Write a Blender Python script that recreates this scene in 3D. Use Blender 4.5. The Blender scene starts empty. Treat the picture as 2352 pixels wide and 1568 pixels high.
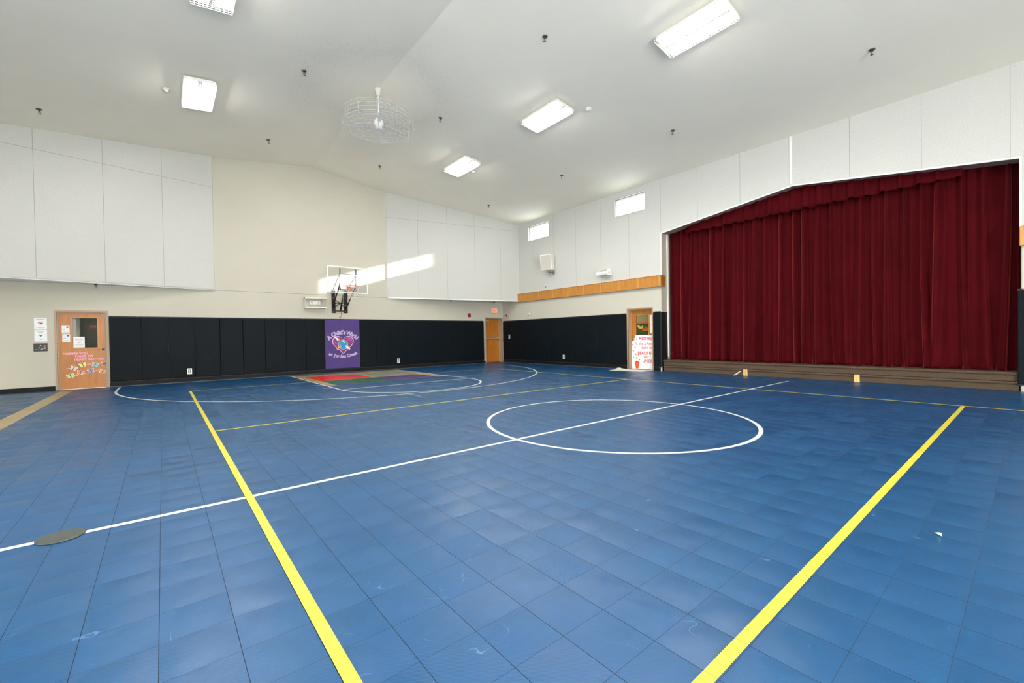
import bpy, math, random
from mathutils import Vector, Matrix, Euler
random.seed(7)
S = bpy.context.scene
COL = S.collection
PI = math.pi

# ---------------------------------------------------------------- camera
cam_d = bpy.data.cameras.new('camera')
cam = bpy.data.objects.new('camera', cam_d); COL.objects.link(cam)
YAW, PIT, ROL, HC = .6839, -.01196, -.01654, 1.1974
fw = Vector((math.sin(YAW)*math.cos(PIT), math.cos(YAW)*math.cos(PIT), math.sin(PIT)))
rt = Vector((math.cos(YAW), -math.sin(YAW), 0)); up = rt.cross(fw)
c, s = math.cos(ROL), math.sin(ROL)
r2 = c*rt + s*up; u2 = -s*rt + c*up
m = Matrix((r2, u2, -fw)).transposed().to_4x4(); m.translation = (0, 0, HC)
cam.matrix_world = m
cam_d.sensor_width = 36; cam_d.lens = 983.6/2352*36; cam_d.clip_start = .05; cam_d.clip_end = 400
S.camera = cam
# ---------------------------------------------------------------- world, sun, added fill lamps, exposure
w = bpy.data.worlds.new('world'); S.world = w; w.use_nodes = True
bg = w.node_tree.nodes['Background']; bg.inputs[0].default_value = (.90, .95, 1, 1); bg.inputs[1].default_value = 6.0
sun_d = bpy.data.lights.new('sun', 'SUN'); sun_d.energy = 30; sun_d.angle = math.radians(1.1); sun_d.color = (1, .95, .86)
sun = bpy.data.objects.new('sun', sun_d); COL.objects.link(sun)
sun.rotation_euler = Vector((-2.62, 1.0, -.83)).to_track_quat('-Z', 'Y').to_euler()
def area(name, loc, rot, sx, sy, e, col=(1, 1, 1)):
    l = bpy.data.lights.new(name, 'AREA'); l.shape = 'RECTANGLE'; l.size = sx; l.size_y = sy; l.energy = e; l.color = col
    o = bpy.data.objects.new(name, l); COL.objects.link(o); o.location = loc; o.rotation_euler = rot; return o
FILL = 125
# fill lamps added at made-up openings behind and beside the camera
area('added_fill', (-4.15, 3.0, 1.6), (0, -PI/2, 0), 2.2, 4.0, FILL*.6, (1, .965, .90))
area('added_fill', (-4.15, -3.5, 1.6), (0, -PI/2, 0), 2.2, 4.0, FILL*.6, (1, .965, .90))
area('added_fill', (0.2, -8.2, 1.9), (PI/2, 0, 0), 4.8, 2.8, FILL*9.0, (1, .965, .90))
TUBE = 150.0
vs = S.view_settings
vs.view_transform = 'Standard'; vs.look = 'None'; vs.gamma = 1; vs.exposure = 0.6
try: vs.use_curve_mapping = False
except Exception: pass

# ---------------------------------------------------------------- helpers
def lin(c):
    return tuple(((v/255)/12.92 if v/255 <= .04045 else ((v/255+.055)/1.055)**2.4) for v in c)
MATS = {}
class NT:
    def __init__(s, name):
        s.m = bpy.data.materials.new(name); s.m.use_nodes = True; s.t = s.m.node_tree; s.n = s.t.nodes
        s.b = s.n['Principled BSDF']
    def new(s, typ, **kw):
        x = s.n.new('ShaderNode'+typ)
        for k, v in kw.items(): setattr(x, k, v)
        return x
    def l(s, a, b): s.t.links.new(a, b)
    def set(s, node, **kw):
        for k, v in kw.items(): node.inputs[k].default_value = v
    def math(s, op, a, b=None, c=None):
        x = s.new('Math', operation=op)
        for i, v in enumerate((a, b, c)):
            if v is None: continue
            if isinstance(v, (int, float)): x.inputs[i].default_value = v
            else: s.l(v, x.inputs[i])
        return x.outputs[0]
    def mix(s, fac, a, b):
        x = s.new('Mix', data_type='RGBA')
        for i, v in ((0, fac), (6, a), (7, b)):
            if isinstance(v, (int, float)): x.inputs[i].default_value = v
            elif isinstance(v, tuple): x.inputs[i].default_value = v if len(v) == 4 else v+(1,)
            else: s.l(v, x.inputs[i])
        return x.outputs[2]
    def pos(s, obj=False):
        if obj: return s.new('TexCoord').outputs['Object']
        return s.new('NewGeometry').outputs['Position']
    def noise(s, vec, scale, detail=2, rough=.5, dim='3D'):
        x = s.new('TexNoise'); x.inputs['Scale'].default_value = scale; x.inputs['Detail'].default_value = detail
        x.inputs['Roughness'].default_value = rough
        if vec is not None: s.l(vec, x.inputs['Vector'])
        return x.outputs['Fac']
    def bump(s, h, strength, dist=.01, normal=None):
        x = s.new('Bump'); x.inputs['Strength'].default_value = strength; x.inputs['Distance'].default_value = dist
        s.l(h, x.inputs['Height'])
        if normal is not None: s.l(normal, x.inputs['Normal'])
        return x.outputs[0]
def plain(name, rgb, rough=.5, metal=0, emit=0, var=.06, bump=0, bscale=60, spec=.5, sheen=0):
    if name in MATS: return MATS[name]
    t = NT(name); c = lin(rgb)
    p = t.pos(True)
    n = t.noise(p, bscale*.25, 3)
    k = tuple(v*(1-var) for v in c); k2 = tuple(min(1, v*(1+var)) for v in c)
    t.l(t.mix(n, k, k2), t.b.inputs['Base Color'])
    t.set(t.b, Roughness=rough, Metallic=metal); t.b.inputs['Specular IOR Level'].default_value = spec
    if sheen: t.b.inputs['Sheen Weight'].default_value = sheen
    if emit:
        t.b.inputs['Emission Color'].default_value = c+(1,); t.b.inputs['Emission Strength'].default_value = emit
    if bump: t.l(t.bump(t.noise(p, bscale, 4), bump, .003), t.b.inputs['Normal'])
    MATS[name] = t.m; return t.m
def glass(name, tint=(.97, .98, .98), gloss=1.0):
    if name in MATS: return MATS[name]
    t = NT(name); t.n.remove(t.b)
    tr = t.new('BsdfTransparent'); tr.inputs[0].default_value = tint+(1,)
    g = t.new('BsdfGlossy'); g.inputs['Roughness'].default_value = .02
    ge = t.new('NewGeometry'); dp = t.new('VectorMath', operation='DOT_PRODUCT'); t.l(ge.outputs['Normal'], dp.inputs[0]); t.l(ge.outputs['Incoming'], dp.inputs[1])
    sch = t.math('MULTIPLY_ADD', t.math('POWER', t.math('SUBTRACT', 1, t.math('ABSOLUTE', dp.outputs['Value'])), 5), .96, .04)
    mx = t.new('MixShader'); t.l(t.math('MULTIPLY', sch, gloss), mx.inputs[0]); t.l(tr.outputs[0], mx.inputs[1]); t.l(g.outputs[0], mx.inputs[2])
    t.l(mx.outputs[0], t.n['Material Output'].inputs[0]); MATS[name] = t.m; return t.m
def wood(name, rgb, axis=2, rough=.4, dark=.72):
    if name in MATS: return MATS[name]
    t = NT(name); p = t.pos(True)
    mp = t.new('Mapping'); sc = [14, 14, 14]; sc[axis] = 1.3; mp.inputs['Scale'].default_value = sc; t.l(p, mp.inputs[0])
    a = t.noise(mp.outputs[0], 1.6, 5, .6); b = t.noise(mp.outputs[0], 9, 3, .6)
    f = t.math('ADD', t.math('MULTIPLY', a, .65), t.math('MULTIPLY', b, .35))
    f = t.math('MULTIPLY_ADD', f, 2.6, -.8); f = t.math('MINIMUM', t.math('MAXIMUM', f, 0), 1)
    c = lin(rgb); t.l(t.mix(f, tuple(v*dark*k for v, k in zip(c, (1, .85, .7))), tuple(min(1, v*1.12) for v in c)), t.b.inputs['Base Color'])
    t.set(t.b, Roughness=rough); t.l(t.bump(b, .08, .002), t.b.inputs['Normal']); MATS[name] = t.m; return t.m

class MB:
    def __init__(s): s.v = []; s.f = []; s.mi = []; s.sm = []
    def add(s, vs, fs, mi=0, M=None, smooth=False):
        o = len(s.v)
        for p in vs:
            p = Vector(p); s.v.append(tuple(M @ p if M else p))
        for f in fs: s.f.append(tuple(o+i for i in f)); s.mi.append(mi); s.sm.append(smooth)
        return s
    def box(s, x0, x1, y0, y1, z0, z1, mi=0, M=None):
        vs = [(x, y, z) for x in (x0, x1) for y in (y0, y1) for z in (z0, z1)]
        return s.add(vs, [(0, 1, 3, 2), (4, 6, 7, 5), (0, 4, 5, 1), (2, 3, 7, 6), (0, 2, 6, 4), (1, 5, 7, 3)], mi, M)
    def rbox(s, x0, x1, y0, y1, z0, z1, r=.01, mi=0, M=None):
        # box with its front (z1) edges rolled over
        pr = [(0, 0), (0, .0), ]
        ring = []
        steps = [(0, z0), (0, z1-r), (r*.3, z1-r*.3), (r, z1)]
        vs = []
        for ins, z in steps:
            vs += [(x0+ins, y0+ins, z), (x1-ins, y0+ins, z), (x1-ins, y1-ins, z), (x0+ins, y1-ins, z)]
        fs = [(3, 2, 1, 0)]
        for k in range(3):
            a = 4*k
            for i in range(4): j = (i+1) % 4; fs.append((a+i, a+j, a+4+j, a+4+i))
        fs.append((12, 13, 14, 15))
        return s.add(vs, fs, mi, M)
    def tube(s, pts, r, n=6, mi=0, M=None, closed=False, smooth=True, cap=True):
        pts = [Vector(p) for p in pts]; N = len(pts); vs = []; fs = []
        rr = r if isinstance(r, (list, tuple)) else [r]*N
        prev = None
        for i, p in enumerate(pts):
            if closed: d = pts[(i+1) % N]-pts[i-1]
            else: d = pts[min(i+1, N-1)]-pts[max(i-1, 0)]
            d.normalize()
            if prev is None:
                a = Vector((0, 0, 1)) if abs(d.z) < .9 else Vector((1, 0, 0)); u = d.cross(a).normalized()
            else: u = (prev-d*prev.dot(d)).normalized()
            prev = u; v = d.cross(u)
            for k in range(n):
                t = 2*PI*k/n; vs.append(p+(u*math.cos(t)+v*math.sin(t))*rr[i])
        for i in range(N if closed else N-1):
            j = (i+1) % N
            for k in range(n):
                l = (k+1) % n; fs.append((i*n+k, i*n+l, j*n+l, j*n+k))
        if not closed and cap: fs.append(tuple(range(n-1, -1, -1))); fs.append(tuple((N-1)*n+k for k in range(n)))
        return s.add(vs, fs, mi, M, smooth)
    def lathe(s, prof, n=24, mi=0, M=None, smooth=True):
        vs = []; fs = []
        for (r, z) in prof:
            for k in range(n): t = 2*PI*k/n; vs.append((r*math.cos(t), r*math.sin(t), z))
        for i in range(len(prof)-1):
            for k in range(n): l = (k+1) % n; fs.append((i*n+k, i*n+l, (i+1)*n+l, (i+1)*n+k))
        fs.append(tuple(range(n-1, -1, -1))); fs.append(tuple((len(prof)-1)*n+k for k in range(n)))
        return s.add(vs, fs, mi, M, smooth)
    def prism(s, poly, z0, z1, mi=0, M=None):
        n = len(poly); vs = [(x, y, z0) for x, y in poly]+[(x, y, z1) for x, y in poly]
        fs = [tuple(range(n-1, -1, -1)), tuple(range(n, 2*n))]+[(i, (i+1) % n, n+(i+1) % n, n+i) for i in range(n)]
        return s.add(vs, fs, mi, M)
    def poly(s, poly, z, mi=0, M=None): return s.add([(x, y, z) for x, y in poly], [tuple(range(len(poly)))], mi, M)
    def build(s, name, mats, parent=None, loc=None, rot=None):
        me = bpy.data.meshes.new(name); me.from_pydata(s.v, [], s.f)
        if not isinstance(mats, (list, tuple)): mats = [mats]
        for m in mats: me.materials.append(m)
        me.polygons.foreach_set('material_index', s.mi); me.polygons.foreach_set('use_smooth', s.sm)
        me.update()
        o = bpy.data.objects.new(name, me); COL.objects.link(o)
        if parent: o.parent = parent
        if loc: o.location = loc
        if rot: o.rotation_euler = rot
        return o
def tag(o, label, cat, group=None):
    o['label'] = label; o['category'] = cat
    if group: o['group'] = group
    return o
def thing(name, label, cat, loc=(0, 0, 0), rot=(0, 0, 0), group=None):
    o = bpy.data.objects.new(name, None); COL.objects.link(o); o.location = loc; o.rotation_euler = rot
    o.empty_display_size = .1
    return tag(o, label, cat, group)
def struct(o): o['kind'] = 'structure'; return o
def dup(root, loc, label=None, rot=None, group=None):
    def cp(o, par):
        c = o.copy(); COL.objects.link(c)
        if par: c.parent = par
        for ch in list(o.children): cp(ch, c)
        return c
    kids = list(root.children)
    r = root.copy(); COL.objects.link(r); r.location = loc
    for ch in kids: cp(ch, r)
    if rot: r.rotation_euler = rot
    if label: r['label'] = label
    if group: r['group'] = group
    return r
_tc = {}
def text_geo(txt, size=1.0, bold=0.0, align='CENTER'):
    k = (txt, bold, align)
    if k not in _tc:
        cu = bpy.data.curves.new('t', 'FONT'); cu.body = txt; cu.size = 1; cu.offset = bold; cu.align_x = align; cu.align_y = 'BOTTOM_BASELINE'; cu.resolution_u = 3
        o = bpy.data.objects.new('t', cu); COL.objects.link(o)
        dg = bpy.context.evaluated_depsgraph_get(); dg.update()
        me = bpy.data.meshes.new_from_object(o.evaluated_get(dg))
        _tc[k] = ([tuple(v.co) for v in me.vertices], [tuple(p.vertices) for p in me.polygons])
        bpy.data.objects.remove(o); bpy.data.curves.remove(cu); bpy.data.meshes.remove(me)
    return _tc[k]
def add_text(mb, txt, x, y, z, size, bold=0, align='CENTER', mi=0, ang=0, sx=1.0, M=None):
    if bold > .02:
        k = 0
        for dx in (-1, 0, 1):
            for dy in (-1, 0, 1):
                add_text(mb, txt, x+dx*bold*size*.7, y+dy*bold*size*.7, z+k*.00002, size, 0, align, mi, ang, sx, M); k += 1
        return
    vs, fs = text_geo(txt, 1, bold, align); ca, sa = math.cos(ang), math.sin(ang)
    out = []
    for vx, vy, _ in vs:
        px, py = vx*size*sx, vy*size
        out.append((x+px*ca-py*sa, y+px*sa+py*ca, z))
    mb.add(out, fs, mi, M)
RB = (PI/2, 0, 0)            # on the back wall: x right, y up, z into the room
RR = (PI/2, 0, -PI/2)        # on the right wall

# ---------------------------------------------------------------- room dimensions
XW, YW = 12.5, 16.0          # inner faces of the right and back walls
XL, YF = -4.25, -8.4
RX, RZ, SL = 4.12, 7.20, .123
ZP = 2.77                    # bottom of the acoustic panelling
def zc(x): return RZ-SL*abs(x-RX)

# ---------------------------------------------------------------- materials of the shell
def seams(t, coord, period, off, wid):
    f = t.math('FRACT', t.math('DIVIDE', t.math('SUBTRACT', coord, off), period))
    d = t.math('MINIMUM', f, t.math('SUBTRACT', 1, f))
    return t.math('LESS_THAN', d, wid/period)
def panel_mat(name, off, axis, hz=None):
    t = NT(name); p = t.pos(True); sx = t.new('SeparateXYZ'); t.l(p, sx.inputs[0])
    q = seams(t, sx.outputs[axis], 1.2225, off, .0045)
    if hz:
        h = t.math('LESS_THAN', t.math('ABSOLUTE', t.math('SUBTRACT', sx.outputs[2], hz)), .005); q = t.math('MAXIMUM', q, h)
    n = t.noise(p, 42, 4, .75); n2 = t.noise(p, 1.3, 2)
    sp = t.math('LESS_THAN', t.noise(p, 75, 2, .6), .33)
    c = t.mix(n, lin((172, 173, 170)), lin((218, 218, 212)))
    c = t.mix(t.math('MULTIPLY', n2, .22), c, lin((196, 198, 194)))
    c = t.mix(t.math('MULTIPLY', sp, .3), c, lin((150, 150, 150)))
    c = t.mix(t.math('MULTIPLY', q, .6), c, lin((110, 108, 104)))
    t.l(c, t.b.inputs['Base Color']); t.set(t.b, Roughness=.9); t.b.inputs['Specular IOR Level'].default_value = .15
    t.l(t.bump(t.math('SUBTRACT', n, q), .35, .006), t.b.inputs['Normal']); return t.m
def paint_mat(name, rgb, joint=False, dust=False):
    t = NT(name); p = t.pos(True); n = t.noise(p, .7, 3); n2 = t.noise(p, 130, 3, .7)
    c = lin(rgb); col = t.mix(n, tuple(v*.95 for v in c), tuple(min(1, v*1.04) for v in c))
    sx = t.new('SeparateXYZ'); t.l(p, sx.inputs[0])
    if joint:
        h = t.math('LESS_THAN', t.math('ABSOLUTE', t.math('SUBTRACT', sx.outputs[2], ZP+.005)), .007)
        col = t.mix(t.math('MULTIPLY', h, .6), col, lin((95, 88, 76)))
    if dust:   # the dark dusty blotch the fan has blown on the plaster
        dx = t.math('SUBTRACT', sx.outputs[0], 4.1); dy = t.math('SUBTRACT', sx.outputs[1], 10.0)
        r = t.math('SQRT', t.math('ADD', t.math('MULTIPLY', dx, dx), t.math('MULTIPLY', dy, dy)))
        k = t.math('MAXIMUM', t.math('SUBTRACT', 1, t.math('ABSOLUTE', t.math('DIVIDE', t.math('SUBTRACT', r, 1.5), 1.5))), 0)
        sp = t.math('LESS_THAN', t.noise(p, 60, 2, .6), t.math('MULTIPLY_ADD', k, .10, .34))
        col = t.mix(t.math('MULTIPLY', t.math('MULTIPLY', k, t.noise(p, 1.1, 2)), .16), col, lin((150, 147, 138)))
        col = t.mix(t.math('MULTIPLY', t.math('MULTIPLY', sp, k), .22), col, lin((130, 127, 118)))
        rs = t.math('LESS_THAN', t.math('ABSOLUTE', t.math('SUBTRACT', sx.outputs[0], RX)), .006)
        col = t.mix(t.math('MULTIPLY', rs, .35), col, lin((235, 235, 232)))
    t.l(col, t.b.inputs['Base Color']); t.set(t.b, Roughness=.85); t.b.inputs['Specular IOR Level'].default_value = .2
    t.l(t.bump(n2, .25, .004), t.b.inputs['Normal']); return t.m
M_panel_r = panel_mat('white_fibre_panel_right', .32, 1)
M_panel_s = panel_mat('white_fibre_panel_splayed', 0.0, 0, 5.91)
M_beige = paint_mat('beige_wall_paint', (194, 191, 177), joint=True)
M_ceil = paint_mat('white_ceiling_paint', (247, 243, 228), dust=True)
M_white = plain('white_enamel', (235, 235, 232), .35, var=.02)
M_dark = plain('black_rubber', (17, 18, 19), .6, spec=.2)
M_frame = plain('tan_door_frame', (170, 143, 116), .45, var=.03)
M_jamb = plain('taupe_paint', (176, 170, 156), .7, bump=.1)
M_oak = wood('oak_door_veneer', (184, 116, 38), 1, .4)
M_oakb = wood('golden_oak_band', (186, 130, 54), 1, .4)
M_pine = wood('raw_pine', (226, 188, 120), 1, .6)
M_chrome = plain('chrome', (200, 202, 205), .18, 1, var=.02)
M_steel = plain('dull_steel', (120, 118, 112), .35, 1, var=.05)
M_black = plain('black_powder_coat', (18, 18, 19), .35)
M_paper = plain('white_paper', (236, 238, 240), .7, var=.02, bump=.05, bscale=20)
M_red = plain('alarm_red', (150, 30, 28), .35)
M_cream = plain('cream_plastic', (222, 216, 186), .4)

# ---------------------------------------------------------------- floor
def floor_mat(name, rgb, rough=.315, var=.12, paint=False):
    t = NT(name); p = t.pos(); sx = t.new('SeparateXYZ'); t.l(p, sx.inputs[0]); X, Y = sx.outputs[0], sx.outputs[1]
    T = .25
    sX = seams(t, X, T, .2135, .0015); sY = seams(t, Y, T, .1946, .0012)
    cb = t.new('CombineXYZ')
    t.l(t.math('FLOOR', t.math('DIVIDE', t.math('SUBTRACT', X, .2135), T)), cb.inputs[0])
    t.l(t.math('FLOOR', t.math('DIVIDE', t.math('SUBTRACT', Y, .1946), T)), cb.inputs[1])
    wn = t.new('TexWhiteNoise', noise_dimensions='3D'); t.l(cb.outputs[0], wn.inputs[0])
    c = lin(rgb)
    n1 = t.noise(p, 1.1, 3); n3 = t.noise(p, 26, 4, .7)
    f = t.math('ADD', t.math('MULTIPLY', wn.outputs[0], .35), t.math('ADD', t.math('MULTIPLY', n1, .4), t.math('MULTIPLY', n3, .25)))
    col = t.mix(f, tuple(v*(1-var) for v in c), tuple(min(1, v*(1+var)) for v in c))
    if not paint:
        sc = t.math('LESS_THAN', t.math('ABSOLUTE', t.math('SUBTRACT', t.noise(p, 4.5, 1), .5)), .0012)
        sc = t.math('MULTIPLY', sc, t.math('GREATER_THAN', t.noise(p, 7, 2), .60))
        col = t.mix(t.math('MULTIPLY', sc, .30), col, lin((120, 160, 205)))
    sm = t.math('MAXIMUM', sX, t.math('MULTIPLY', sY, .75))
    col = t.mix(t.math('MULTIPLY', sm, .92 if not paint else .6), col, lin((6, 16, 36)))
    t.l(col, t.b.inputs['Base Color'])
    rg = t.math('ADD', t.math('MULTIPLY_ADD', n3, .06, rough-.03), t.math('MULTIPLY', wn.outputs[0], .14))
    t.l(t.math('MAXIMUM', rg, sm), t.b.inputs['Roughness'])
    # every loose-laid tile tips a little, and is slightly pillowed, so each catches the room differently
    v = t.new('VectorMath', operation='SUBTRACT'); t.l(wn.outputs[1], v.inputs[0]); v.inputs[1].default_value = (.5, .5, .5)
    v2 = t.new('VectorMath', operation='MULTIPLY'); t.l(v.outputs[0], v2.inputs[0]); v2.inputs[1].default_value = (.018, .018, 0)
    g = t.new('NewGeometry'); v3 = t.new('VectorMath', operation='ADD'); t.l(g.outputs['Normal'], v3.inputs[0]); t.l(v2.outputs[0], v3.inputs[1])
    v4 = t.new('VectorMath', operation='NORMALIZE'); t.l(v3.outputs[0], v4.inputs[0])
    px = t.math('SINE', t.math('MULTIPLY', X, 2*PI/.0085)); py = t.math('SINE', t.math('MULTIPLY', Y, 2*PI/.0085))
    h = t.math('MULTIPLY', t.math('MULTIPLY', px, py), .085)
    fx = t.math('SINE', t.math('MULTIPLY', t.math('SUBTRACT', X, .2135), PI/T)); fy = t.math('SINE', t.math('MULTIPLY', t.math('SUBTRACT', Y, .1946), PI/T))
    pil = t.math('MULTIPLY', t.math('ABSOLUTE', fy), t.math('ABSOLUTE', fx))
    h = t.math('ADD', h, t.math('MULTIPLY', pil, 2.2))
    h = t.math('ADD', h, t.math('MULTIPLY', t.noise(p, 5, 3), 1.2))
    h = t.math('SUBTRACT', h, t.math('MULTIPLY', sm, .25))
    t.l(t.bump(h, .45, .004, v4.outputs[0]), t.b.inputs['Normal'])
    t.b.inputs['Specular IOR Level'].default_value = .45
    return t.m
F_blue = floor_mat('blue_sport_tile', (4, 65, 108))
F_white = floor_mat('white_court_paint', (204, 208, 206), .4, .04, True)
F_yel = floor_mat('yellow_court_tape', (198, 185, 60), .4, .04, True)
F_tan = floor_mat('tan_sport_tile', (158, 140, 102))
F_red = floor_mat('red_sport_tile', (214, 40, 24))
F_grn = floor_mat('green_sport_tile', (24, 78, 54))
F_pur = floor_mat('purple_sport_tile', (74, 54, 106))
F_gry = floor_mat('pale_sport_tile', (132, 140, 130))
fl = MB()
fl.add([(XL-.2, YF-.2, 0), (XW+.2, YF-.2, 0), (XW+.2, YW+.4, 0), (XL-.2, YW+.4, 0)], [(0, 1, 2, 3)], 0)
def strip(x0, x1, y0, y1, mi, z): fl.add([(x0, y0, z), (x1, y0, z), (x1, y1, z), (x0, y1, z)], [(0, 1, 2, 3)], mi)
def arc(cx, cy, r, a0, a1, w, mi, z, n=96):
    vs = []
    for k in range(n+1):
        a = a0+(a1-a0)*k/n
        vs += [(cx+(r-w/2)*math.cos(a), cy+(r-w/2)*math.sin(a), z), (cx+(r+w/2)*math.cos(a), cy+(r+w/2)*math.sin(a), z)]
    fl.add(vs, [(2*k, 2*k+1, 2*k+3, 2*k+2) for k in range(n)], mi)
W, Yl, T_, R_, G_, P_, Q_ = 1, 2, 3, 4, 5, 6, 7
LW = .05
strip(3.27, 6.87, 14.70, 15.5, T_, .0008); strip(3.27, 3.50, 11.50, 14.70, T_, .0008); strip(6.50, 6.87, 11.62, 14.70, T_, .0008)
strip(3.50, 5.02, 13.06, 14.70, R_, .0008); strip(5.02, 6.50, 13.06, 14.70, Q_, .0008)
strip(3.50, 5.02, 11.56, 13.06, G_, .0008); strip(5.02, 6.50, 11.56, 13.06, P_, .0008)
strip(-2.03, -1.79, 2.0, 15.5, T_, .0008)
strip(3.24-LW/2, 3.24+LW/2, 10.42, 15.6, W, .0016); strip(6.88-LW/2, 6.88+LW/2, 10.42, 15.6, W, .0016)
strip(3.24, 6.88, 10.42-LW/2, 10.42+LW/2, W, .0017)
arc(5.06, 10.42, 1.82, PI, 2*PI, LW, W, .0016)
for ty in (14.0, 12.94, 11.9, 10.97):
    strip(2.98, 3.24, ty-.02, ty+.02, W, .0016); strip(6.88, 7.12, ty-.02, ty+.02, W, .0016)
arc(5.08, 14.45, 6.0, PI, 2*PI, LW, W, .0018, 160)
strip(-.92-LW/2, -.92+LW/2, 14.45, 15.65, W, .0018); strip(11.08-LW/2, 11.08+LW/2, 14.45, 15.65, W, .0018)
arc(4.96, 3.80, 1.80, 0, 2*PI, LW, W, .0016, 160)
strip(XL+.3, 10.25, 3.82-LW/2, 3.82+LW/2, W, .0019); strip(10.4, 11.75, 3.82-LW/2, 3.82+LW/2, W, .0019)
strip(.49-LW/2, .49+LW/2, -5.3, 12.97, Yl, .0024)
strip(9.60-LW/2, 9.60+LW/2, -5.3, 12.97, Yl, .0022)
strip(.49, 9.60, .725-LW/2, .725+LW/2, Yl, .0023); strip(.49, 9.60, 6.93-LW/2, 6.93+LW/2, Yl, .0023)
strip(.49, 9.60, 12.95-LW/2, 12.95+LW/2, Yl, .0021)
strip(4.05, 4.07, 7.95, 8.62, W, .0014)
struct(fl.build('floor', [F_blue, F_white, F_yel, F_tan, F_red, F_grn, F_pur, F_gry]))

# ---------------------------------------------------------------- walls, ceiling
def grid_wall(mb, us, zs, holes, put, mifn):
    for i in range(len(us)-1):
        for j in range(len(zs)-1):
            um, zm = (us[i]+us[i+1])/2, (zs[j]+zs[j+1])/2
            if any(a < um < b and c < zm < d for a, b, c, d in holes): continue
            put(mb, us[i], us[i+1], zs[j], zs[j+1], mifn(um, zm))
TH = .22
D3 = (8.02, 8.96, 0, 2.05); D2 = (11.50, 12.44, 0, 2.05); D1 = (-2.115, -1.185, 0, 2.03)
WIN = [(12.80, 14.10, 5.33, 5.98), (8.22, 9.48, 5.33, 5.98)]
STG = (.18, 7.67, 0, 4.93)
zt = zc(XW)
mb = MB()
ys = sorted(set([YF-.2, YW+.2]+[v for h in WIN+[D3, STG] for v in h[:2]])); zs = sorted(set([0, ZP, zt+.3]+[v for h in WIN+[D3, STG] for v in h[2:]]))
grid_wall(mb, ys, zs, WIN+[D3, STG], lambda b, a, c_, z0, z1, mi: b.box(XW, XW+TH, a, c_, z0, z1, mi), lambda u, z: 0 if z > ZP else 1)
for y0, za in ((7.67, 4.45), (.18, 4.40)):
    vs = [(x, y, z) for x in (XW, XW+TH) for y, z in ((y0, za), (y0, 4.93), (3.93, 4.93))]
    mb.add(vs, [(0, 1, 2), (3, 5, 4), (0, 3, 4, 1), (1, 4, 5, 2), (0, 2, 5, 3)], 0)
struct(mb.build('wall_right', [M_panel_r, M_beige]))
mb = MB()
xs = sorted([XL-.2, XW+.4, D1[0], D1[1], D2[0], D2[1], RX]); zs = [0, D1[3], D2[3], ZP, 5.2]
grid_wall(mb, xs, zs, [D1, D2], lambda b, a, c_, z0, z1, mi: b.box(a, c_, YW, YW+.3, z0, z1, mi), lambda u, z: 0)
for a, b_ in ((XL-.2, RX), (RX, XW+.4)):
    vs = [(x, y, z) for y in (YW, YW+.3) for x, z in ((a, 5.2), (b_, 5.2), (b_, zc(b_)+.1), (a, zc(a)+.1))]
    mb.add(vs, [(0, 1, 2, 3), (7, 6, 5, 4), (0, 4, 5, 1), (1, 5, 6, 2), (2, 6, 7, 3), (3, 7, 4, 0)])
struct(mb.build('wall_back', [M_beige]))
# splayed acoustic bulkheads above the doors
def splay(name, p0, p1, thick_dir):
    a = Vector((p0[0], p0[1], 0)); b = Vector((p1[0], p1[1], 0)); d = (b-a); L = d.length
    ang = math.atan2(d.y, d.x); o = MB()
    za, zb = zc(a.x)+.06, zc(b.x)+.06
    # solid wedge back to the main wall
    inv = Matrix.Rotation(-ang, 4, 'Z') @ Matrix.Translation(-a)
    foot = [a, b, Vector((b.x, YW+.01, 0)), Vector((a.x, YW+.01, 0))]
    vs = []
    for q in foot: vs.append(inv @ Vector((q.x, q.y, ZP)))
    for q, z in zip(foot, (za, zb, zb, za)): vs.append(inv @ Vector((q.x, q.y, z)))
    o.add(vs, [(0, 1, 5, 4), (2, 3, 7, 6), (4, 5, 6, 7)], 0); o.add(vs, [(3, 2, 1, 0), (0, 4, 7, 3), (1, 2, 6, 5)], 1)
    # slim metal edge at the bottom
    o.box(0, L, -.006, .0, ZP-.012, ZP+.03, 1)
    return struct(o.build(name, [M_panel_s, M_white], loc=a, rot=(0, 0, ang)))
splay('wall_back_right_bulkhead', (6.82, 15.965), (XW, 14.75), 1)
splay('wall_back_left_bulkhead', (1.27, 15.95), (XL, 14.96), 1)
# walls out of the frame, with glazed openings added for the fill light
mb = MB(); L1 = (1.0, 5.0, .5, 2.7); L2 = (-5.5, -1.5, .5, 2.7)
ys = sorted(set([YF-.2, YW+.2, 1.0, 5.0, -5.5, -1.5])); zs = [0, .5, 2.7, zc(XL)+.3]
grid_wall(mb, ys, zs, [L1, L2], lambda b, a, c_, z0, z1, mi: b.box(XL-TH, XL, a, c_, z0, z1, mi), lambda u, z: 1 if z < ZP else 0)
struct(mb.build('wall_left', [M_panel_r, M_beige]))
mb = MB(); F1 = (-2.3, 2.7, .5, 3.3); xs = sorted([XL-.2, XW+.2, -2.3, 2.7]); zs = [0, .5, 3.3, 7.4]
grid_wall(mb, xs, zs, [F1], lambda b, a, c_, z0, z1, mi: b.box(a, c_, YF-.2, YF, z0, z1, mi), lambda u, z: 0)
struct(mb.build('wall_front', [M_beige]))
mb = MB()
for a, b_ in ((XL-.3, RX), (RX, XW+.3)):
    vs = [(x, y, zc(x)+dz) for dz in (0, .15) for x, y in ((a, YF-.3), (b_, YF-.3), (b_, YW+.3), (a, YW+.3))]
    mb.add(vs, [(3, 2, 1, 0), (4, 5, 6, 7), (0, 1, 5, 4), (2, 3, 7, 6), (1, 2, 6, 5), (3, 0, 4, 7)])
struct(mb.build('ceiling', [M_ceil]))
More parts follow.
